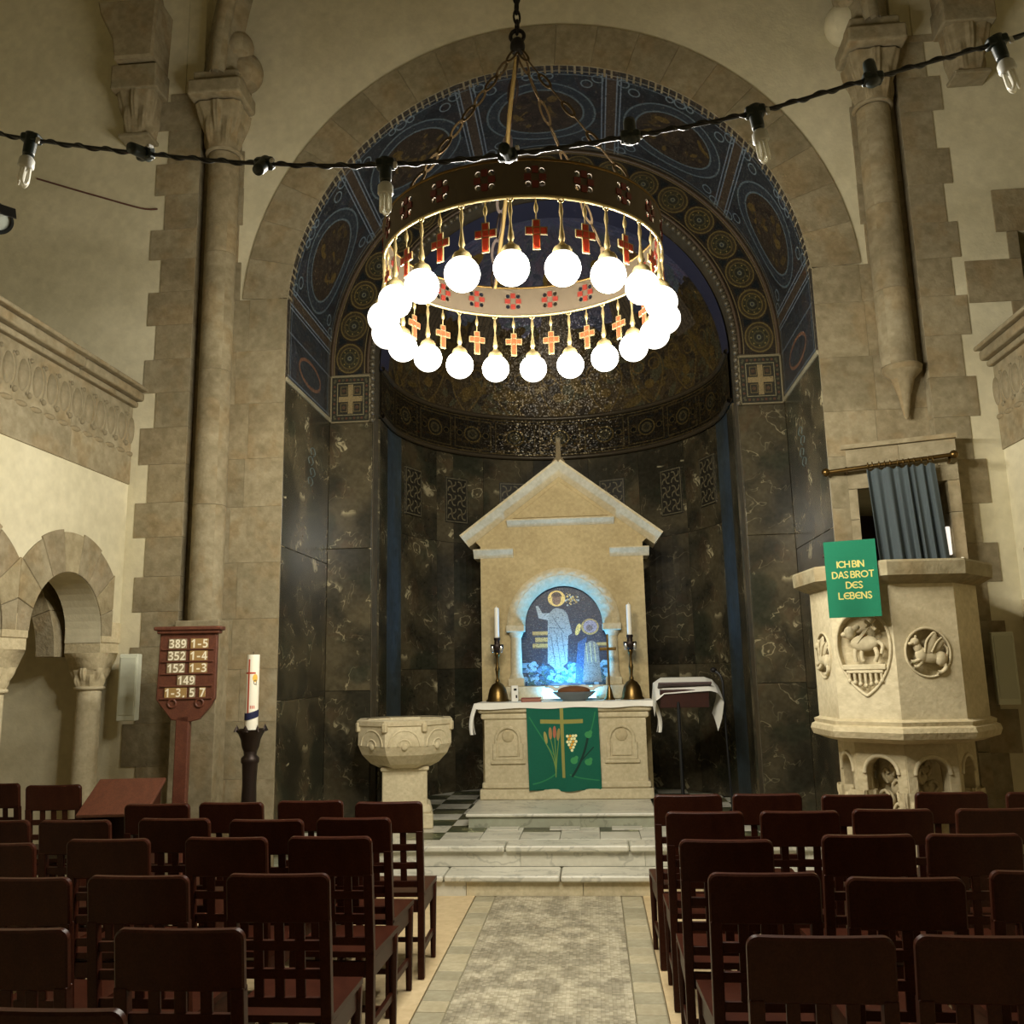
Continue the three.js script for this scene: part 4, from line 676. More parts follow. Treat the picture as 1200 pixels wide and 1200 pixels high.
// ------------------------------------------------------------------ pulpit
{
  const X = 2.43, D = 6.42, turn = 0.07, p = thing('pulpit', 'eight-sided pale stone pulpit with carved roundels standing against the wall pier', 'pulpit', X, 0, D);
  const face = (i) => i * PI / 4 + turn, AP = 0.5, side = 2 * AP * Math.tan(PI / 8);
  const tr = PI / 8 - PI / 2 + PI / 2 + turn;
  const place = (g, i, ap = AP) => metres(g.translate(0, 0, ap).rotateY(face(i)), i * 0.7, i * 0.3);   // i = 0 faces the nave, -1 towards the aisle
  const put = (g) => g;
  part('core', octLoft([[0.001, 1.25], [0.455 / cos(PI / 8), 1.25], [0.455 / cos(PI / 8), 2.2], [0.42 / cos(PI / 8), 2.2], [0.4 / cos(PI / 8), 1.4], [0.001, 1.4]], PI / 8 + turn), carved, p);
  const hw = side / 2;
  for (let i = -4; i < 4; i++) {
    const s = poly([[-hw, 1.28], [hw, 1.28], [hw, 2.18], [-hw, 2.18]]);
    if (i === 0 || i === -2) { const h = new THREE.Path(); h.absellipse(0, 1.72, 0.138, 0.15, 0, 2 * PI, true); s.holes.push(h); }
    if (i === -1) { const h = new THREE.Path(); h.moveTo(0, 1.46); h.bezierCurveTo(0.1, 1.52, 0.172, 1.64, 0.172, 1.78); h.bezierCurveTo(0.17, 1.92, 0.1, 1.98, 0, 1.99); h.bezierCurveTo(-0.1, 1.98, -0.17, 1.92, -0.172, 1.78); h.bezierCurveTo(-0.172, 1.64, -0.1, 1.52, 0, 1.46); s.holes.push(h); }
    part('side_panel', place(slab(s, -0.0, 0.045).translate(0, 0, 0.0), i, AP), pale, p);
  }
  const E = (rx, ry, rz, x, y, z, rot = 0) => new THREE.SphereGeometry(1, 18, 12).scale(rx, ry, rz).rotateZ(rot).translate(x, y, z).toNonIndexed();
  const T = (pts, r) => new THREE.TubeGeometry(new THREE.CatmullRomCurve3(pts.map((q) => new THREE.Vector3(...q))), 20, r, 8).toNonIndexed();
  const beast = () => join([E(0.08, 0.045, 0.022, 0.0, 1.8, 0, -0.12), E(0.045, 0.056, 0.026, -0.045, 1.815, 0), E(0.044, 0.052, 0.026, 0.085, 1.785, 0.004), E(0.03, 0.046, 0.022, -0.068, 1.865, 0, 0.35), E(0.031, 0.029, 0.024, -0.088, 1.905, 0.006), E(0.019, 0.013, 0.018, -0.117, 1.894, 0.01), E(0.009, 0.016, 0.01, -0.078, 1.937, 0.006),
    E(0.034, 0.088, 0.014, 0.022, 1.892, 0.012, -0.4), E(0.03, 0.07, 0.012, 0.062, 1.872, 0.006, -0.8), T([[-0.03, 1.83, 0.02], [-0.012, 1.91, 0.024], [0.045, 1.965, 0.014]], 0.008), T([[0.015, 1.83, 0.022], [0.06, 1.9, 0.02], [0.1, 1.93, 0.01]], 0.007),
    T([[-0.06, 1.785, 0.006], [-0.1, 1.768, 0.01], [-0.13, 1.768, 0.01]], 0.014), T([[-0.045, 1.77, 0.0], [-0.085, 1.735, 0.01], [-0.112, 1.732, 0.01]], 0.014), T([[0.1, 1.765, 0.006], [0.108, 1.722, 0.01], [0.075, 1.692, 0.01], [0.05, 1.692, 0.01]], 0.015), T([[0.126, 1.79, 0], [0.137, 1.85, 0], [0.105, 1.895, 0]], 0.008)].map((g) => g.scale(0.92, 0.92, 1).translate(0, 1.72 - 1.83 * 0.92, 0)));
  for (const i of [0, -2]) {
    part('roundel_frame', place(new THREE.TorusGeometry(0.143, 0.008, 8, 40).scale(1, 1.085, 1).translate(0, 1.72, 0), i, AP + 0.002), pale, p);
    part('winged_beast', place(beast(), i, AP + 0.0), pale, p, i ? 'winged figure carved in a round recess' : 'winged lion-like beast carved in a round recess');
  }
  const almond = []; { const b = new THREE.Path(); b.moveTo(0, 1.45); b.bezierCurveTo(0.105, 1.51, 0.182, 1.64, 0.182, 1.78); b.bezierCurveTo(0.18, 1.93, 0.105, 1.99, 0, 2.0); b.bezierCurveTo(-0.105, 1.99, -0.18, 1.93, -0.182, 1.78); b.bezierCurveTo(-0.182, 1.64, -0.105, 1.51, 0, 1.45); b.getPoints(14).forEach((q) => almond.push([q.x, q.y, 0])); }
  part('shield_frame', place(new THREE.TubeGeometry(new THREE.CatmullRomCurve3(almond.map((q) => new THREE.Vector3(...q))), 90, 0.011, 8).toNonIndexed(), -1, AP + 0.002), pale, p, 'pointed shield-shaped frame');
  part('lamb_relief', place(join([E(0.095, 0.055, 0.035, 0.01, 1.87, 0), E(0.04, 0.045, 0.035, -0.08, 1.94, 0.004), E(0.03, 0.02, 0.024, -0.11, 1.93, 0.01), E(0.03, 0.02, 0.02, -0.04, 1.97, 0, 0.4), T([[-0.05, 1.84, 0], [-0.055, 1.79, 0.01], [-0.05, 1.75, 0.01]], 0.014), T([[-0.01, 1.83, 0], [-0.01, 1.78, 0.01], [0.0, 1.75, 0.01]], 0.014), T([[0.08, 1.84, 0], [0.095, 1.79, 0.01], [0.08, 1.75, 0.01]], 0.015), T([[0.1, 1.88, 0], [0.13, 1.85, 0], [0.12, 1.8, 0]], 0.013),
    new THREE.BoxGeometry(0.2, 0.018, 0.016).rotateZ(0.85).translate(0.04, 1.95, 0.03).toNonIndexed(), new THREE.BoxGeometry(0.09, 0.018, 0.016).rotateZ(-0.72).translate(0.075, 1.985, 0.03).toNonIndexed()]), -1, AP + 0.004).translate(0, -0.08, 0), pale, p, 'lamb carrying a slanting cross, carved in relief');
  part('ledge', place(join([new RoundedBoxGeometry(0.29, 0.035, 0.035, 1, 0.006).translate(0, 1.735, 0), new RoundedBoxGeometry(0.25, 0.02, 0.03, 1, 0.006).translate(0, 1.705, 0)].map((g) => g.toNonIndexed())), -1, AP + 0.006).translate(0, -0.1, 0), pale, p);
  for (let k = -3; k <= 3; k++) part('drop', place(join([new THREE.CylinderGeometry(0.012, 0.009, 0.045 + 0.035 * (1 - Math.abs(k) / 3.4), 10).translate(k * 0.036, 1.68 - 0.017 * (1 - Math.abs(k) / 3.4), 0).toNonIndexed(), E(0.014, 0.016, 0.014, k * 0.036, 1.65 - 0.035 * (1 - Math.abs(k) / 3.4), 0)]), -1, AP + 0.006).translate(0, -0.1, 0), pale, p);
  const oc = (list) => octLoft(list.map(([r, y]) => [r / cos(PI / 8), y]), PI / 8 + turn);
  part('base_moulding', oc([[0.3, 1.14], [0.45, 1.145], [0.545, 1.18], [0.56, 1.22], [0.55, 1.25], [0.53, 1.26], [0.535, 1.285], [0.5, 1.3]]), carved, p);
  part('rim', oc([[0.5, 2.165], [0.54, 2.18], [0.575, 2.2], [0.6, 2.215], [0.605, 2.3], [0.595, 2.315], [0.42, 2.315], [0.42, 2.17]]), grey, p);
  // arcaded foot
  const fa = 0.4, fs = 2 * fa * Math.tan(PI / 8) / 2;
  for (let i = -4; i < 4; i++) {
    const s = new THREE.Shape(); s.moveTo(-fs, 0.82); s.lineTo(-0.1, 0.82); s.lineTo(-0.1, 0.95); s.absarc(0, 0.95, 0.1, PI, 0, true); s.lineTo(0.1, 0.82); s.lineTo(fs, 0.82); s.lineTo(fs, 1.15); s.lineTo(-fs, 1.15); s.closePath();
    part('arch', place(slab(s, 0, 0.1, 0.004), i, fa + 0.0), carved, p);
    part('arch_moulding', place(new THREE.TorusGeometry(0.112, 0.014, 8, 24, PI).translate(0, 0.95, 0), i, fa), pale, p);
    const a = face(i) + PI / 8, R = (fa - 0.04) / cos(PI / 8);
    const cg = new THREE.Group(); cg.name = 'column'; p.add(cg);
    part('capital', metres(capital(0.05, 0.062, 0.16, 5, 0.014).rotateY(a).translate(R * sin(a), 0.68, R * cos(a))), carved, cg);
    part('shaft', metres(new THREE.CylinderGeometry(0.048, 0.052, 0.48, 20).translate(R * sin(a), 0.44, R * cos(a))), pale, cg);
    part('base', metres(new THREE.CylinderGeometry(0.062, 0.08, 0.1, 20).translate(R * sin(a), 0.17, R * cos(a))), pale, cg);
  }
  part('plinth', oc([[0.001, 0], [0.5, 0], [0.5, 0.1], [0.48, 0.12], [0.001, 0.12]]), carved, p);
  part('core_stem', metres(new THREE.CylinderGeometry(0.2, 0.24, 1.04, 24).translate(0, 0.64, 0)), carved, p);
  const leafy = []; for (const [a, b, c] of [[-0.03, 0.62, 0.05], [0.03, 0.7, 0.06], [-0.035, 0.78, 0.055], [0.035, 0.85, 0.05], [-0.02, 0.92, 0.045], [0.02, 0.97, 0.03]]) leafy.push(E(0.045, c, 0.03, a, b, 0, a > 0 ? -0.6 : 0.6), T([[a, b - 0.04, 0.02], [a * 2.2, b + 0.02, 0.03], [a * 1.2, b + 0.05, 0.03], [a * 0.4, b + 0.02, 0.03]], 0.011));
  for (const i of [-1, 0, -2]) part('leaf_scroll', place(join(leafy.map((g) => g.clone())), i, 0.25), carved, p, 'carved leaf scroll inside the arch');

  // book rest and banner at the aisle side of the rim
  const bn = thing('book_rest', 'dark wooden book rest fixed on the pulpit rim behind the green banner', 'book rest', X - 0.36, 2.3155, D - 0.34, -0.4);
  part('post', new THREE.CylinderGeometry(0.018, 0.018, 0.08, 12).translate(0, 0.04, 0), iron, bn);
  part('board', metres(new RoundedBoxGeometry(0.3, 0.02, 0.26, 1, 0.005).rotateX(0.28).translate(0, 0.09, 0.0)), darkWood, bn);
  const tex = canvas(400, 640, (x, w, h) => {
    x.fillStyle = '#0a6749'; x.fillRect(0, 0, w, h); for (let i = 0; i < 5000; i++) { x.fillStyle = rnd() < 0.5 ? 'rgba(0,0,0,.05)' : 'rgba(90,190,140,.06)'; x.fillRect(rnd() * w, rnd() * h, rr(2, 9), 1.6); }
    x.strokeStyle = x.fillStyle = '#c9b968'; x.lineWidth = 10; x.lineCap = 'butt';
    const Hh = 58, strokes = { I: [[0, 0, 0, 1]], L: [[0, 0, 0, 1], [0, 0.94, 0.6, 0.94]], T: [[0.35, 0, 0.35, 1], [0, 0.06, 0.7, 0.06]], H: [[0, 0, 0, 1], [0.6, 0, 0.6, 1], [0, 0.5, 0.6, 0.5]], N: [[0, 0, 0, 1], [0.62, 0, 0.62, 1], [0, 0.04, 0.62, 0.96]], A: [[0, 1, 0.34, 0], [0.34, 0, 0.68, 1], [0.14, 0.66, 0.54, 0.66]] };
    const draw = (ch, X, Y) => {
      const k = Hh, P2 = (a, b) => [X + a * k, Y + b * k]; x.beginPath();
      if (strokes[ch]) { for (const [a, b, c, d] of strokes[ch]) { x.moveTo(...P2(a, b)); x.lineTo(...P2(c, d)); } x.stroke(); return; }
      if (ch === 'C') x.arc(...P2(0.42, 0.5), 0.42 * k, 0.7, 2 * PI - 0.7);
      if (ch === 'E') { x.arc(...P2(0.42, 0.5), 0.42 * k, 0.75, 2 * PI - 0.75); x.moveTo(...P2(0.0, 0.5)); x.lineTo(...P2(0.6, 0.5)); }
      if (ch === 'O') x.arc(...P2(0.42, 0.5), 0.42 * k, 0, 2 * PI);
      if (ch === 'D') { x.moveTo(...P2(0, 0)); x.lineTo(...P2(0, 1)); x.moveTo(...P2(0, 0.06)); x.lineTo(...P2(0.15, 0.06)); x.arc(...P2(0.2, 0.5), 0.44 * k, -PI / 2, PI / 2); x.lineTo(...P2(0, 0.94)); }
      if (ch === 'B') { x.moveTo(...P2(0, 0)); x.lineTo(...P2(0, 1)); x.moveTo(...P2(0, 0.06)); x.lineTo(...P2(0.24, 0.06)); x.arc(...P2(0.24, 0.27), 0.21 * k, -PI / 2, PI / 2); x.lineTo(...P2(0, 0.48)); x.moveTo(...P2(0.24, 0.48)); x.arc(...P2(0.27, 0.71), 0.23 * k, -PI / 2, PI / 2); x.lineTo(...P2(0, 0.94)); }
      if (ch === 'R') { x.moveTo(...P2(0, 0)); x.lineTo(...P2(0, 1)); x.moveTo(...P2(0, 0.06)); x.lineTo(...P2(0.24, 0.06)); x.arc(...P2(0.24, 0.29), 0.23 * k, -PI / 2, PI / 2); x.lineTo(...P2(0, 0.52)); x.moveTo(...P2(0.2, 0.52)); x.lineTo(...P2(0.52, 1)); }
      if (ch === 'S') { x.arc(...P2(0.27, 0.27), 0.22 * k, -0.3, PI / 2 + 2.9 - PI / 2 + 0.2, true); x.moveTo(...P2(0.1, 0.4)); x.lineTo(...P2(0.4, 0.6)); x.moveTo(...P2(0.45, 0.62)); x.arc(...P2(0.25, 0.73), 0.22 * k, -0.5, PI - 0.3); }
      x.stroke();
    };
    const wide = { I: 0.16, L: 0.68, T: 0.78, H: 0.76, N: 0.8, A: 0.76, C: 0.86, E: 0.8, O: 0.98, D: 0.8, B: 0.68, R: 0.68, S: 0.64, ' ': 0.24 };
    ['ICH BIN', 'DAS BROT', 'DES', 'LEBENS'].forEach((t, j) => { const W2 = [...t].reduce((a, c) => a + wide[c], 0) * Hh - 8; let X2 = w / 2 - W2 / 2 + [-2, 10, 14, 14][j]; for (const c of t) { if (c !== ' ') draw(c, X2, 168 + j * 88); X2 += wide[c] * Hh; } });
  });
  const B = thing('pulpit_banner', 'green cloth banner with gold lettering hanging from the pulpit', 'banner', X - 0.405, 2.455, D - 0.53, -0.36);
  part('cloth', [grid(16, 24, (u, v) => [-0.16 + 0.32 * u, -0.5 * v, 0.012 * sin(u * 6 + 0.6) * v + 0.004], (u, v) => [u, 1 - v]), grid(16, 24, (u, v) => [0.16 - 0.32 * u, -0.5 * v, 0.012 * sin((1 - u) * 6 + 0.6) * v - 0.002], () => [0.01, 0.99]), grid(16, 4, (u, v) => [-0.16 + 0.32 * u, 0.006 * v, 0.004 - 0.03 * v], () => [0.01, 0.99])], std({ map: tex, roughness: 0.95 }), B);
  const st = thing('candle_stub', 'tiny white candle stub standing on the pulpit rim', 'candle', X + 0.53, 2.3155, D + 0.02);
  part('wax', lathe([[0.001, 0], [0.012, 0], [0.012, 0.07], [0.001, 0.072]], 12), wax, st); part('dish', lathe([[0.001, 0], [0.028, 0], [0.03, 0.01], [0.001, 0.004]], 16), paleBrass, st);
}
// pulpit doorway: stone surround set askew, rod, curtain
{
  const d = struct('door_2');
  const yT = 3.42, pts = [[2.42, 7.19], [3.2, 6.93], [3.2, 7.25], [2.42, 7.25]];
  const lerp = (t, off = 0) => [2.42 + 0.78 * t - 0.31 * off, 7.19 - 0.26 * t - 0.95 * off];
  const seg = (t0, t1, y0, y1, m, name = 'surround_stone', off = 0) => part(name, stone(rise(poly([lerp(t0, off), lerp(t1, off), [lerp(t1)[0], 7.26], [lerp(t0)[0], 7.26]]), y0 + 0.002, y1 - 0.002)), m, d);
  for (const [y0, y1, k] of [[0, 0.5, 0], [0.5, 1, 2], [1, 1.45, 1], [1.45, 1.95, 3], [1.95, 2.4, 0], [2.4, 2.8, 2], [2.8, 3.05, 1]]) { seg(0.002, 0.1, y0, y1, stones[k]); seg(0.9, 1.0, y0, y1, stones[(k + 2) % 4]); }
  for (const [y0, y1] of [[0, 0.45], [0.45, 0.9], [0.9, 1.2]]) for (const [t0, t1] of [[0.104, 0.5], [0.504, 0.896]]) seg(t0, t1, y0, y1, pick(stones));
  seg(0.002, 0.5, 3.05, yT - 0.04, stones[1], 'lintel'); seg(0.504, 1.0, 3.05, yT - 0.04, stones[0], 'lintel'); seg(-0.02, 1.02, yT - 0.04, yT, stones[2], 'ledge', 0.03);
  const g = lerp(1.0), rodP = (t, off) => lerp(t, off);
  const rod = thing('curtain_rod', 'brass curtain rod with round finials above the pulpit doorway', 'curtain rod');
  const A = rodP(-0.17, 0.1), Bq = rodP(0.97, 0.1), yr = 3.19;
  part('bar', tube([[A[0], yr, A[1]], [(A[0] + Bq[0]) / 2, yr + 0.02, (A[1] + Bq[1]) / 2], [Bq[0], yr + 0.04, Bq[1]]], 0.017, 16), brass, rod);
  part('finial', ball(0.034, A[0], yr, A[1]), brass, rod); part('finial', ball(0.034, Bq[0], yr + 0.04, Bq[1]), brass, rod);
  for (const t of [0.02, 0.93]) { const q = rodP(t, 0.1), w = rodP(t, 0); part('bracket', tube([[q[0], yr + 0.02, q[1]], [(q[0] + w[0]) / 2, yr - 0.0, (q[1] + w[1]) / 2], [w[0], yr, w[1] + 0.02]], 0.012, 8), brass, rod); }
  const rings = []; for (let k = 0; k < 12; k++) { const q = rodP(0.21 + k * 0.053 + rr(-0.008, 0.008), 0.1); part('curtain_ring', new THREE.TorusGeometry(0.026, 0.005, 6, 18).rotateY(PI / 2 - 0.3).translate(q[0], yr + 0.018, -q[1]), brass, rod); }
  const fold = (u, v) => { const q = rodP(0.2 + 0.6 * u + 0.05 * v, 0.09), amp = (0.016 + 0.02 * v) * (0.75 + 0.35 * sin(u * 23)), ph = u * 2 * PI * 7.5 + 1.5 * sin(u * 8 + 1) + 0.5 * sin(u * 29 + v); return [q[0] - 0.31 * amp * sin(ph), yr - 0.02 - v * 0.845 + 0.008 * sin(ph), -(q[1] - 0.95 * amp * sin(ph))]; };
  const cu = thing('curtain', 'blue grey pleated curtain hanging in the pulpit doorway', 'curtain');
  part('cloth', metres(grid(160, 24, fold)), curtainMat, cu); part('heading', metres(grid(160, 3, (u, v) => { const f = fold(u, 0.01); return [f[0], f[1] + 0.014 - v * 0.05, f[2] + 0.004]; })), curtainMat, cu);
  const lt = thing('strip_light', 'narrow bright white strip of light at the edge of the curtain in the pulpit doorway', 'light');
  const q = rodP(0.86, 0.0), q2 = rodP(0.87, 0.0), lm = std({ color: 0xffffff, emissive: 0xfff4e6, emissiveIntensity: 2.2 });
  part('tube', [box(q[0] - 0.016, q[0] + 0.016, 2.47, 2.69, q[1] + 0.0, q[1] + 0.03, 0.008), box(q2[0] - 0.014, q2[0] + 0.016, 2.39, 2.42, q2[1], q2[1] + 0.03, 0.008)], lm, lt);
  const rl = new THREE.RectAreaLight(0xfff4e6, 1.5, 0.03, 0.22); rl.position.set(q[0], 2.58, -(q[1] - 0.01)); rl.rotation.y = PI; rl.lookAt(q[0] - 0.3, 2.58, -(q[1] - 0.01) + 1); rl.rotateY(PI); rl.lookAt(q[0], 2.58, -q[1] - 2); rl.rotation.set(0, PI, 0); lt.add(rl);
}
// ------------------------------------------------------------------ hymn board, candle, desk, wall panels on the left; wall fittings
{
  const h = thing('hymn_board', 'brown wooden hymn number board on a post in front of the wall pier', 'hymn board', -2.7, 0, 6.42, 0.14);
  part('post', [metres(new RoundedBoxGeometry(0.1, 1.36, 0.07, 1, 0.01).translate(-0.02, 0.7, -0.01))], redWood, h);
  part('foot', [metres(new RoundedBoxGeometry(0.36, 0.06, 0.12, 1, 0.01).translate(-0.02, 0.03, -0.01)), metres(new RoundedBoxGeometry(0.12, 0.06, 0.3, 1, 0.01).translate(-0.02, 0.031, -0.01))], redWood, h);
  const bo = poly([[-0.22, 1.5], [-0.19, 1.46], [-0.1, 1.35], [0.02, 1.33], [0.1, 1.35], [0.17, 1.43], [0.21, 1.5], [0.21, 1.995], [-0.21, 1.995]]);
  part('board', metres(slab(bo, -0.025, 0.025, 0.006)), redWood, h);
  part('cap_moulding', [metres(new RoundedBoxGeometry(0.5, 0.03, 0.13, 1, 0.01).translate(0, 2.02, 0)), metres(new RoundedBoxGeometry(0.46, 0.03, 0.1, 1, 0.01).translate(0, 1.995, 0))], redWood, h);
  for (const s of [-1, 1]) part('rosette', metres(new THREE.TorusGeometry(0.028, 0.009, 8, 20).translate(s * 0.1, 1.47, 0.027)), redWood, h);
  for (const y of [1.905, 1.815, 1.725, 1.635, 1.545]) part('rail', metres(new RoundedBoxGeometry(0.38, 0.012, 0.014, 1, 0.003).translate(0, y - 0.04, 0.03)), redWood, h);
  const card = (text, x, y, w, tan) => {
    const t = canvas(Math.round(w * 1600), 120, (c, cw, ch) => { c.fillStyle = tan ? '#9c7c48' : '#8d7c5c'; c.fillRect(0, 0, cw, ch); c.fillStyle = '#efe6cc'; c.font = 'bold 146px sans-serif'; c.textAlign = 'center'; c.textBaseline = 'alphabetic'; const n = text.length; [...text].forEach((ch2, i) => { c.save(); c.translate(cw * (i + 0.5) / n, 113); const m = c.measureText(ch2).width; if (ch2 !== ',') c.scale(Math.min(1, 0.96 * cw / n / m), 1); c.fillText(ch2, 0, 0); c.restore(); }); });
    const g = new THREE.BoxGeometry(w, 0.072, 0.006).translate(x, y, 0.032); part('number_card', g, std({ map: t, roughness: 0.7 }), h, `card reading ${text}`);
  };
  card('389', -0.075, 1.908, 0.13, false); card('1-5', 0.085, 1.908, 0.13, true); card('352', -0.078, 1.818, 0.13, false); card('1-4', 0.082, 1.818, 0.13, true); card('152', -0.082, 1.728, 0.13, false); card('1-3', 0.082, 1.728, 0.13, true);
  card('149', -0.002, 1.638, 0.13, false); card('1-3,', -0.075, 1.548, 0.16, true); card('5', 0.045, 1.548, 0.042, false); card('7', 0.12, 1.548, 0.045, true);

  const X = -2.2, D = 6.42, s = thing('candle_stand', 'dark bronze floor stand with a crown-shaped cup holding a big candle', 'candle stand', X, 0, D);
  part('stem', lathe([[0.001, 0], [0.16, 0], [0.16, 0.03], [0.1, 0.06], [0.06, 0.12], [0.052, 0.3], [0.058, 0.6], [0.05, 0.9], [0.056, 1.03], [0.065, 1.04], [0.065, 1.07], [0.045, 1.09], [0.05, 1.13]]), bronze, s);
  part('cup', lathe([[0.05, 1.12], [0.062, 1.15], [0.07, 1.2], [0.09, 1.245], [0.118, 1.27], [0.112, 1.275], [0.08, 1.25], [0.055, 1.2], [0.001, 1.19]]), bronze, s);
  for (let k = 0; k < 8; k++) { const a = k * PI / 4; part('cup_point', new THREE.ConeGeometry(0.028, 0.05, 8).scale(1, 1, 0.4).rotateY(PI / 2 - a).translate(0.108 * cos(a), 1.285, -0.108 * sin(a)), bronze, s); }
  const tex = canvas(512, 720, (x, w, h) => {
    x.fillStyle = '#efe9d4'; x.fillRect(0, 0, w, h); x.fillStyle = '#b23a1c'; x.fillRect(112, 40, 22, 480); x.fillRect(60, 150, 150, 14);
    x.fillStyle = '#e2b64a'; x.beginPath(); x.arc(205, 200, 34, 0, 7); x.fill(); x.strokeStyle = '#5a4a30'; x.lineWidth = 7; x.beginPath(); x.arc(205, 235, 18, 0, 7); x.stroke(); x.beginPath(); x.moveTo(220, 215); x.lineTo(222, 262); x.stroke();
    x.fillStyle = '#c96a52'; for (const q of [150, 172, 194]) x.fillRect(q, 430, 14, 26);
  });
  const c = thing('paschal_candle', 'tall thick white candle with a red cross and dark blue ribbon', 'candle', X, 1.19, D);
  const cg = new THREE.CylinderGeometry(0.047, 0.048, 0.62, 40, 1, false, -1.75, 2 * PI).translate(0, 0.315, 0); part('wax', cg, std({ map: tex, roughness: 0.5 }), c);
  part('ribbon', metres(grid(40, 4, (u, v) => { const a = u * 2 * PI; return [0.0505 * cos(a), 0.165 + v * 0.05 + 0.015 * sin(a + 2.4), 0.0505 * sin(a)]; })), std({ color: 0x14173c, roughness: 0.8 }), c);
  part('wick', new THREE.CylinderGeometry(0.003, 0.003, 0.02, 8).translate(0, 0.635, 0), black, c);

  const k = thing('prayer_desk', 'low brown wooden desk with a slanting top beside the hymn board post', 'desk', -2.92, 0, 5.98, 0.12);
  part('slanted_top', metres(new RoundedBoxGeometry(0.46, 0.025, 0.4, 1, 0.006).rotateX(0.5).translate(0, 0.86, 0)), redWood, k);
  for (const q of [-0.19, 0.19]) part('side_board', metres(sideSlab(poly([[-0.16, 0], [0.16, 0], [0.16, 0.92], [-0.16, 0.74]]), q - 0.012, q + 0.012)), wood, k);
  part('front_board', metres(new RoundedBoxGeometry(0.37, 0.5, 0.02, 1, 0.004).translate(0, 0.5, -0.14)), wood, k); part('kneeler', metres(new RoundedBoxGeometry(0.37, 0.04, 0.16, 1, 0.01).translate(0, 0.18, 0.09)), wood, k);

  const panelMat = std({ color: 0xd2d4be, roughness: 0.6 });
  for (const [x, y, l] of [[-3.43, 1.59, 'narrow pale upright wall box behind the hymn board'], [3.37, 1.605, 'narrow pale upright wall box behind the pulpit']]) {
    const t = thing('wall_speaker', l, 'speaker', x, y, 6.93, x < 0 ? 0.12 : -0.2);
    part('case', new RoundedBoxGeometry(0.15, 0.53, 0.09, 1, 0.008), panelMat, t); part('grille', new RoundedBoxGeometry(0.125, 0.46, 0.012, 1, 0.004).translate(0, 0.01, 0.045), std({ color: 0xc4c6b0, roughness: 0.8 }), t);
    part('bracket', new THREE.BoxGeometry(0.05, 0.1, 0.1).translate(0, 0, -0.07), iron, t);
  }
  one('wall_cable', metres(tube([[-4.7, 6.28, 7.08], [-4.1, 6.06, 7.08], [-3.6, 5.89, 7.08], [-3.5, 5.88, 7.07]], 0.008, 20, 6)), std({ color: 0x5f3a30, roughness: 0.8 }), 'thin reddish cable slanting across the upper plaster wall to the pier', 'cable');
  const sp = thing('spotlight', 'black stage spotlight with a pale lens above the gallery rail', 'spotlight', -3.36, 4.57, 4.83, 0.0);
  const dir = new THREE.Group();
  const rot = (g) => g.rotateX(PI / 2).rotateX(0.75).rotateY(0.9);
  part('housing', rot(lathe([[0.001, -0.16], [0.05, -0.16], [0.065, -0.1], [0.07, 0.02], [0.085, 0.1], [0.08, 0.1], [0.065, 0.03], [0.001, 0.02]])), black, sp);
  part('lens', rot(lathe([[0.001, 0.075], [0.05, 0.07], [0.078, 0.06], [0.078, 0.055], [0.001, 0.06]])), std({ color: 0x9aa096, roughness: 0.25 }), sp, 'pale glass lens');
  part('barn_door', rot(new RoundedBoxGeometry(0.14, 0.09, 0.006, 1, 0.002).rotateX(0.4).translate(0, 0.135, -0.09)), black, sp);
  part('yoke', [tube([[-0.1, 0, 0], [-0.12, -0.12, -0.02], [-0.1, -0.24, -0.02]], 0.012, 12), tube([[-0.1, -0.24, -0.02], [-0.13, -0.36, -0.02], [-0.17, -0.4, -0.02]], 0.014, 12)], black, sp);
}

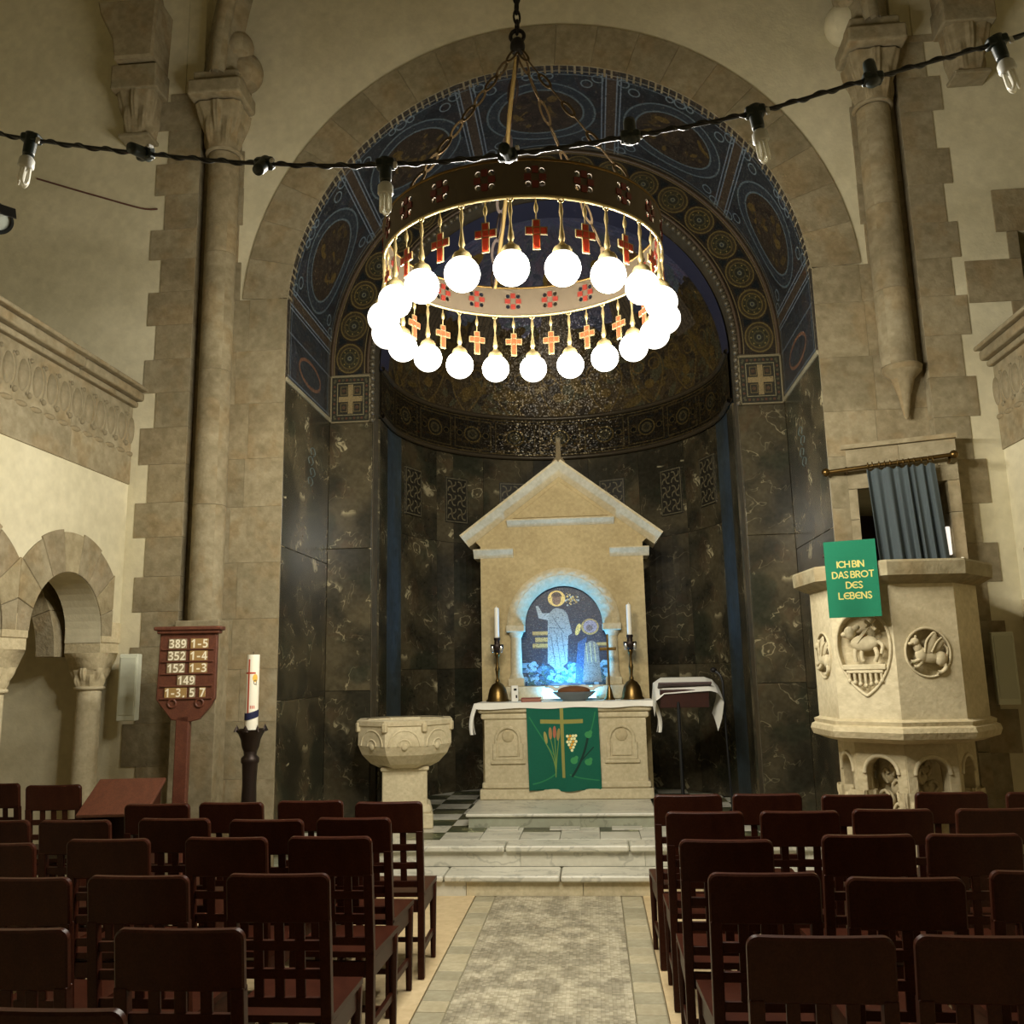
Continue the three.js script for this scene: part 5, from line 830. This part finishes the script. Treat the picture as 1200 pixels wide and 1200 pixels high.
// ------------------------------------------------------------------ chandelier
{
  const CX = 0.005, CD = 4.6, CY = 3.905, R = 0.775, tilt = 0.034, N = 20;
  const c = thing('chandelier', 'great ring chandelier with pierced metal hoop, red crosses and twenty white globe lamps', 'chandelier', CX, 0, CD);
  const onRing = (a, dy, r = R) => { const x = r * sin(a), z = r * cos(a); return [x, CY + dy - tilt * z, z]; };    // a = 0 towards the nave
  const H = 0.185, seg = 2 * PI / N, half = seg * R / 2;
  const s = new THREE.Shape(); s.moveTo(-half, 0); for (let i = 1; i <= 6; i++) s.lineTo(-half + i * half / 3, 0); s.lineTo(half, H); for (let i = 1; i <= 6; i++) s.lineTo(half - i * half / 3, H); s.closePath();
  for (const dx of [-1, 1]) for (const dy of [-1, 1]) { const p = new THREE.Path(); p.absellipse(dx * 0.034, H / 2 + 0.004 + dy * 0.036, 0.0135, 0.0145, 0, 2 * PI, true); s.holes.push(p); }
  const flat = new THREE.ExtrudeGeometry(s, { depth: 0.006, bevelEnabled: false, curveSegments: 8 });
  const bend = (g, a0) => { const h = g.clone(), p = h.attributes.position; for (let i = 0; i < p.count; i++) { const a = a0 + p.getX(i) / R, r = R + p.getZ(i) - 0.003, q = onRing(a, p.getY(i), r); p.setXYZ(i, ...q); } h.computeVertexNormals(); return h; };
  const petal = (dx, dy) => new THREE.BoxGeometry(dx ? 0.034 : 0.03, dx ? 0.03 : 0.034, 0.018, 2, 1, 1).translate(dx * 0.036, H / 2 + 0.004 + dy * 0.038, 0.003);
  for (let k = 0; k < N; k++) {
    const a = (k + 0.5) * seg, pl = part('hoop_plate', metres(bend(flat, a)), hoopMat, c);
    part('rosette', [petal(-1, 0), petal(1, 0), petal(0, -1), petal(0, 1)].map((g) => bend(g, a)), redPlate, pl, 'small red enamel rosette');
  }
  const ring = (dy, r, t) => { const pts = []; for (let i = 0; i < 80; i++) { const q = onRing(i / 80 * 2 * PI, dy, r); pts.push(new THREE.Vector3(...q)); } return new THREE.TubeGeometry(new THREE.CatmullRomCurve3(pts, true), 120, t, 8, true); };
  part('lower_rim', ring(-0.004, R, 0.009), paleBrass, c); part('upper_rim', ring(H + 0.004, R, 0.009), brass, c);
  const globe = new THREE.SphereGeometry(0.086, 28, 18), cap = lathe([[0.012, 0.13], [0.02, 0.118], [0.038, 0.105], [0.046, 0.09], [0.048, 0.066], [0.044, 0.064]], 20), drop = lathe([[0.003, 0.35], [0.006, 0.33], [0.011, 0.29], [0.006, 0.26], [0.005, 0.235], [0.009, 0.2], [0.014, 0.165], [0.016, 0.15], [0.01, 0.138], [0.012, 0.126]], 12), eye = new THREE.TorusGeometry(0.014, 0.004, 6, 16);
  const bead = lathe([[0.001, 0], [0.004, -0.03], [0.009, -0.045], [0.011, -0.058], [0.008, -0.075], [0.003, -0.085], [0.003, -0.12]], 12);
  const crossParts = [[0, 0.045, 0.026, 0.026], [-0.03, 0.016, 0.026, 0.026], [0, 0.016, 0.026, 0.026], [0.03, 0.016, 0.026, 0.026], [0, -0.029, 0.026, 0.056]];
  const red = mergeGeometries(crossParts.map(([x, y, w, h]) => new RoundedBoxGeometry(w, h, 0.012, 1, 0.003).translate(x, y, 0))), rim = mergeGeometries([new THREE.BoxGeometry(0.032, 0.122, 0.008).translate(0, 0.0005, 0), new THREE.BoxGeometry(0.092, 0.032, 0.008).translate(0, 0.016, 0)]);
  for (let k = 0; k < N; k++) {
    const a = k * seg, [x, y, z] = onRing(a, -0.365);
    const p = new THREE.Group(); p.name = 'lamp_pendant'; p.position.set(x, y, z); p.rotation.y = a; c.add(p);
    part('drop', drop, paleBrass, p); part('hook', eye.clone().translate(0, 0.353, 0), paleBrass, p); part('cap', cap, paleBrass, p); part('globe', globe, globeMat, p);
    const L = new THREE.PointLight(LAMP_COLOR, LAMP_POWER, 0, 2); L.position.y = 0.02; L.castShadow = true; L.shadow.radius = 1.5; p.add(L);   // the bulb hangs from the neck, so the metal cap shades what lies above
    const a2 = a + seg / 2, q = onRing(a2, -0.005), g = new THREE.Group(); g.name = 'cross_pendant'; g.position.set(...q); g.rotation.y = a2; c.add(g);
    part('bead', bead, paleBrass, g); part('glass_cross', red.clone().scale(1.15, 1.25, 1).translate(0, -0.195, 0), redEnamel, g); part('cross_frame', rim.clone().scale(1.15, 1.25, 1).translate(0, -0.195, 0), paleBrass, g);
  }
  // hanging straps made of flat links, gathered under the chain
  const apex = [0, 5.28, 0];
  const link = (len, w) => { const sh = new THREE.Shape(); sh.absellipse(0, 0, w, len / 2, 0, 2 * PI, false); const h = new THREE.Path(); h.absellipse(0, 0, w * 0.5, len / 2 * 0.7, 0, 2 * PI, true); sh.holes.push(h); return new THREE.ExtrudeGeometry(sh, { depth: 0.006, bevelEnabled: false, curveSegments: 10 }); };
  const up = new THREE.Vector3(0, 1, 0);
  for (const deg of [-19, 42, 132, 222]) {
    const a = PI - deg * PI / 180, q = onRing(a, H), from = new THREE.Vector3(...apex), to = new THREE.Vector3(...q), v = to.clone().sub(from), L = v.length(), n = 9, list = [];
    for (let i = 0; i < n; i++) { const g = link(L / n * 1.08, deg === -19 ? 0.034 : 0.024).translate(0, 0, -0.003); g.rotateY(i % 2 ? 0.5 : 1.7).applyQuaternion(new THREE.Quaternion().setFromUnitVectors(up, v.clone().normalize())); const m = from.clone().addScaledVector(v, (i + 0.5) / n); list.push(g.translate(m.x, m.y, m.z)); }
    part('hanging_strap', list, deg === -19 ? bronze : std({ color: 0x5d4c33, metalness: 0.6, roughness: 0.5 }), c, 'strap of flat metal links between the hoop and the chain');
  }
  const cab = onRing(PI + 0.31, H); part('lamp_wire', metres(new THREE.TubeGeometry(new THREE.CatmullRomCurve3([new THREE.Vector3(...apex), new THREE.Vector3(-0.08, 4.9, -0.2), new THREE.Vector3(-0.12, 4.6, -0.42), new THREE.Vector3(...cab)]), 30, 0.013, 8)), std({ color: 0x7a6432, roughness: 0.7 }), c);
  part('gathering_hook', [ball(0.045, 0, 5.29, 0, 1, 1.3, 1), new THREE.TorusGeometry(0.04, 0.012, 8, 20).translate(0, 5.36, 0)], iron, c);
  const chain = []; for (let i = 0; i < 58; i++) chain.push(new THREE.TorusGeometry(0.026, 0.009, 6, 14).scale(0.75, 1.6, 1).rotateY(i % 2 ? 0.4 : 0.4 + PI / 2).translate(0, 5.42 + i * 0.069, 0));
  part('chain', chain, iron, c, 'iron chain up to the vault').userData.kind = 'stuff';
}
// ------------------------------------------------------------------ festoon of unlit bulbs strung across the nave
{
  const spots = [[-1.484, 3.43], [-1.085, 3.347], [-0.679, 3.279], [-0.281, 3.245], [0.109, 3.25], [0.493, 3.283], [0.878, 3.334], [1.237, 3.42], [1.613, 3.508]], D = 2.5;
  const f = thing('festoon_string', 'black cable of unlit energy saving bulbs strung across the nave below the ceiling', 'string lights');
  const line = [[-3.62, 4.1], [-3.0, 3.93], [-2.3, 3.68], [-1.85, 3.53], ...spots, [2.1, 3.65], [2.8, 3.86], [3.62, 4.12]];
  const curve = new THREE.CatmullRomCurve3(line.map(([x, y]) => new THREE.Vector3(x, y, -D)));
  part('cable', metres(new THREE.TubeGeometry(curve, 240, 0.0062, 8)), black, f);
  const tw = []; for (let i = 0; i <= 700; i++) { const p = curve.getPoint(i / 700), a = i * 0.55; tw.push(new THREE.Vector3(p.x, p.y + 0.007 * cos(a), p.z + 0.007 * sin(a))); } part('twisted_core', metres(new THREE.TubeGeometry(new THREE.CatmullRomCurve3(tw), 1400, 0.0045, 5)), black, f);
  // how each socket hangs: downwards with a lamp, towards the camera, or upwards
  const how = ['lamp', 'fore', 'foredown', 'lamp', 'fore', 'up', 'lamp', 'up', 'lamp'], lean = [0.12, 0.3, 0.1, 0, 0.1, 0.0, -0.12, 0.05, -0.22];
  spots.forEach(([x, y], k) => {
    const g = new THREE.Group(); g.name = 'lamp_socket'; g.position.set(x, y, -D); f.add(g);
    g.rotation.set({ lamp: 0, fore: -1.35, foredown: -0.7, up: PI - 0.15 }[how[k]], 0, -lean[k]);
    part('holder', [lathe([[0.001, -0.062], [0.017, -0.062], [0.019, -0.05], [0.02, -0.012], [0.022, 0.0], [0.022, 0.018], [0.001, 0.02]], 20), new RoundedBoxGeometry(0.062, 0.03, 0.04, 1, 0.008).translate(0, 0.002, 0)], greenPlastic, g);
    part('clip', new RoundedBoxGeometry(0.012, 0.022, 0.01, 1, 0.003).translate(0.034, -0.012, 0.014), whitePlastic, g);
    if (how[k] === 'lamp') {
      part('ballast', lathe([[0.001, -0.064], [0.016, -0.064], [0.024, -0.075], [0.025, -0.1], [0.018, -0.108], [0.001, -0.108]], 20), whitePlastic, g);
      const tubes = []; for (let j = 0; j < 3; j++) { const a = j * 2 * PI / 3 + 0.5, cx = 0.012 * cos(a), cz = 0.012 * sin(a), px = -sin(a) * 0.008, pz = cos(a) * 0.008; tubes.push(new THREE.TubeGeometry(new THREE.CatmullRomCurve3([[cx + px, -0.105, cz + pz], [cx + px, -0.155, cz + pz], [cx, -0.166, cz], [cx - px, -0.155, cz - pz], [cx - px, -0.105, cz - pz]].map((q) => new THREE.Vector3(...q))), 20, 0.0052, 8)); }
      part('glass_tube', tubes, glassTube, g);
    }
  });
}
// ------------------------------------------------------------------ wooden chairs
function makeChair() {
  const t = new THREE.Group(); t.name = 'wooden_chair';
  const lean = (g) => metres(g.translate(0, -0.44, -0.19).rotateX(0.13).translate(0, 0.44, 0.19), rr(0, 3), rr(0, 3));
  const hw = 0.192;
  const seat = poly([[-0.19, -0.2], [0.19, -0.2], [0.2, 0.21], [-0.2, 0.21]].map(([a, b]) => [a, b]));
  part('seat', metres(rise(seat, 0, 0.024).translate(0, 0.425, 0)), wood, t);
  part('apron', [metres(box(-0.18, 0.18, 0.345, 0.424, 0.165, 0.185, 0.003))], wood, t);
  for (const s of [-1, 1]) {
    part('side_rail', metres(box(s * 0.168, s * 0.19, 0.345, 0.424, -0.18, 0.17, 0.003)), wood, t);
    part('leg', metres(lathe([[0.001, 0], [0.019, 0], [0.026, 0.36], [0.028, 0.42], [0.001, 0.42]], 4).rotateY(PI / 4).translate(s * 0.182, 0.003, -0.175)), wood, t);
    part('back_post', [metres(box(s * 0.155, s * hw, 0.003, 0.45, -0.215, -0.175, 0.004)), lean(box(s * 0.152, s * hw, 0.43, 0.79, -0.213, -0.178, 0.004))], wood, t);
    part('stretcher', metres(box(s * 0.166, s * 0.186, 0.13, 0.165, -0.18, 0.165, 0.003)), wood, t);
  }
  part('cross_stretcher', metres(box(-0.17, 0.17, 0.135, 0.16, -0.01, 0.012, 0.003)), wood, t);
  part('back_rail', metres(box(-0.155, 0.155, 0.345, 0.41, -0.205, -0.182, 0.003)), wood, t);
  const bs = new THREE.Shape(), r = 0.03, y0 = 0.778, y1 = 0.951; bs.moveTo(-hw, y0); bs.lineTo(hw, y0); bs.lineTo(hw, y1 - r); bs.absarc(hw - r, y1 - r, r, 0, PI / 2, false); bs.quadraticCurveTo(0, y1 - 0.006, -hw + r, y1); bs.absarc(-hw + r, y1 - r, r, PI / 2, PI, false); bs.closePath();
  part('top_board', lean(slab(bs, -0.21, -0.182, 0.006, 8)), wood, t);
  for (const y of [0.715, 0.615, 0.515]) part('lattice_rail', lean(box(-0.155, 0.155, y - 0.036, y, -0.203, -0.187, 0.003)), wood, t);
  for (const x of [-0.077, 0, 0.077]) part('lattice_slat', lean(box(x - 0.018, x + 0.018, 0.485, 0.79, -0.201, -0.189, 0.003)), wood, t);
  return t;
}
const protoChair = makeChair();
const rowsRight = [[[0.89, 2.55], [1.33, 2.56], [1.79, 2.57]], [[0.88, 3.29], [1.34, 3.22], [1.84, 3.32]], [[0.85, 3.9], [1.44, 4.0], [1.88, 4.01]], [[0.85, 4.64], [1.31, 4.64], [1.77, 4.68], [2.25, 4.68]], [[0.82, 5.25], [1.27, 5.26], [1.74, 5.2], [2.28, 5.27], [2.74, 5.24]]];
const rowsLeft = [[[-0.91, 1.98]], [[-0.89, 2.59], [-1.41, 2.58]], [[-0.85, 3.28], [-1.36, 3.25], [-1.79, 3.22]], [[-0.87, 4.01], [-1.34, 4.0], [-1.89, 3.97], [-2.36, 3.88]], [[-0.9, 4.52], [-1.34, 4.48], [-1.84, 4.53], [-2.36, 4.49], [-2.8, 4.5]], [[-0.86, 5.06], [-1.33, 5.13], [-1.77, 5.08], [-2.21, 5.05]]];
const NTH = ['', 'second ', 'third ', 'fourth ', 'fifth ', 'sixth '];
const rowWord = (k, n) => (k === n - 1 ? 'front row' : k === n - 2 ? 'second row from the front' : k === n - 3 ? 'third row from the front' : k === n - 4 ? 'fourth row from the front' : k === n - 5 ? 'fifth row from the front' : 'sixth row from the front');
let firstChair = true;
function placeChair(x, D, turn, label, group) {
  const c = firstChair ? protoChair : protoChair.clone(); firstChair = false;
  c.name = numbered('wooden_chair'); c.position.set(x, 0, -(D + 0.26)); c.rotation.y = turn; scene.add(c); tag(c, label, 'chair', group);
}
for (const [rows, side] of [[rowsRight, 'pulpit side'], [rowsLeft, 'hymn board side']]) rows.forEach((row, k) => row.forEach(([x, D], i) => placeChair(x, D, rr(-0.03, 0.03), `lattice-back chair, ${rowWord(k, rows.length)}, ${side}, ${NTH[i]}${i ? 'from the aisle' : 'at the aisle'}`, `chairs on the ${side}`)));
placeChair(-3.44, 5.98, 0.08, 'dark lattice-back chair standing apart by the arcade column', 'chairs by the arcade');
placeChair(-3.92, 6.1, -0.05, 'dark chair standing inside the aisle arch beyond the arcade', 'chairs by the arcade');

scene.add(camera);
renderer.render(scene, camera);
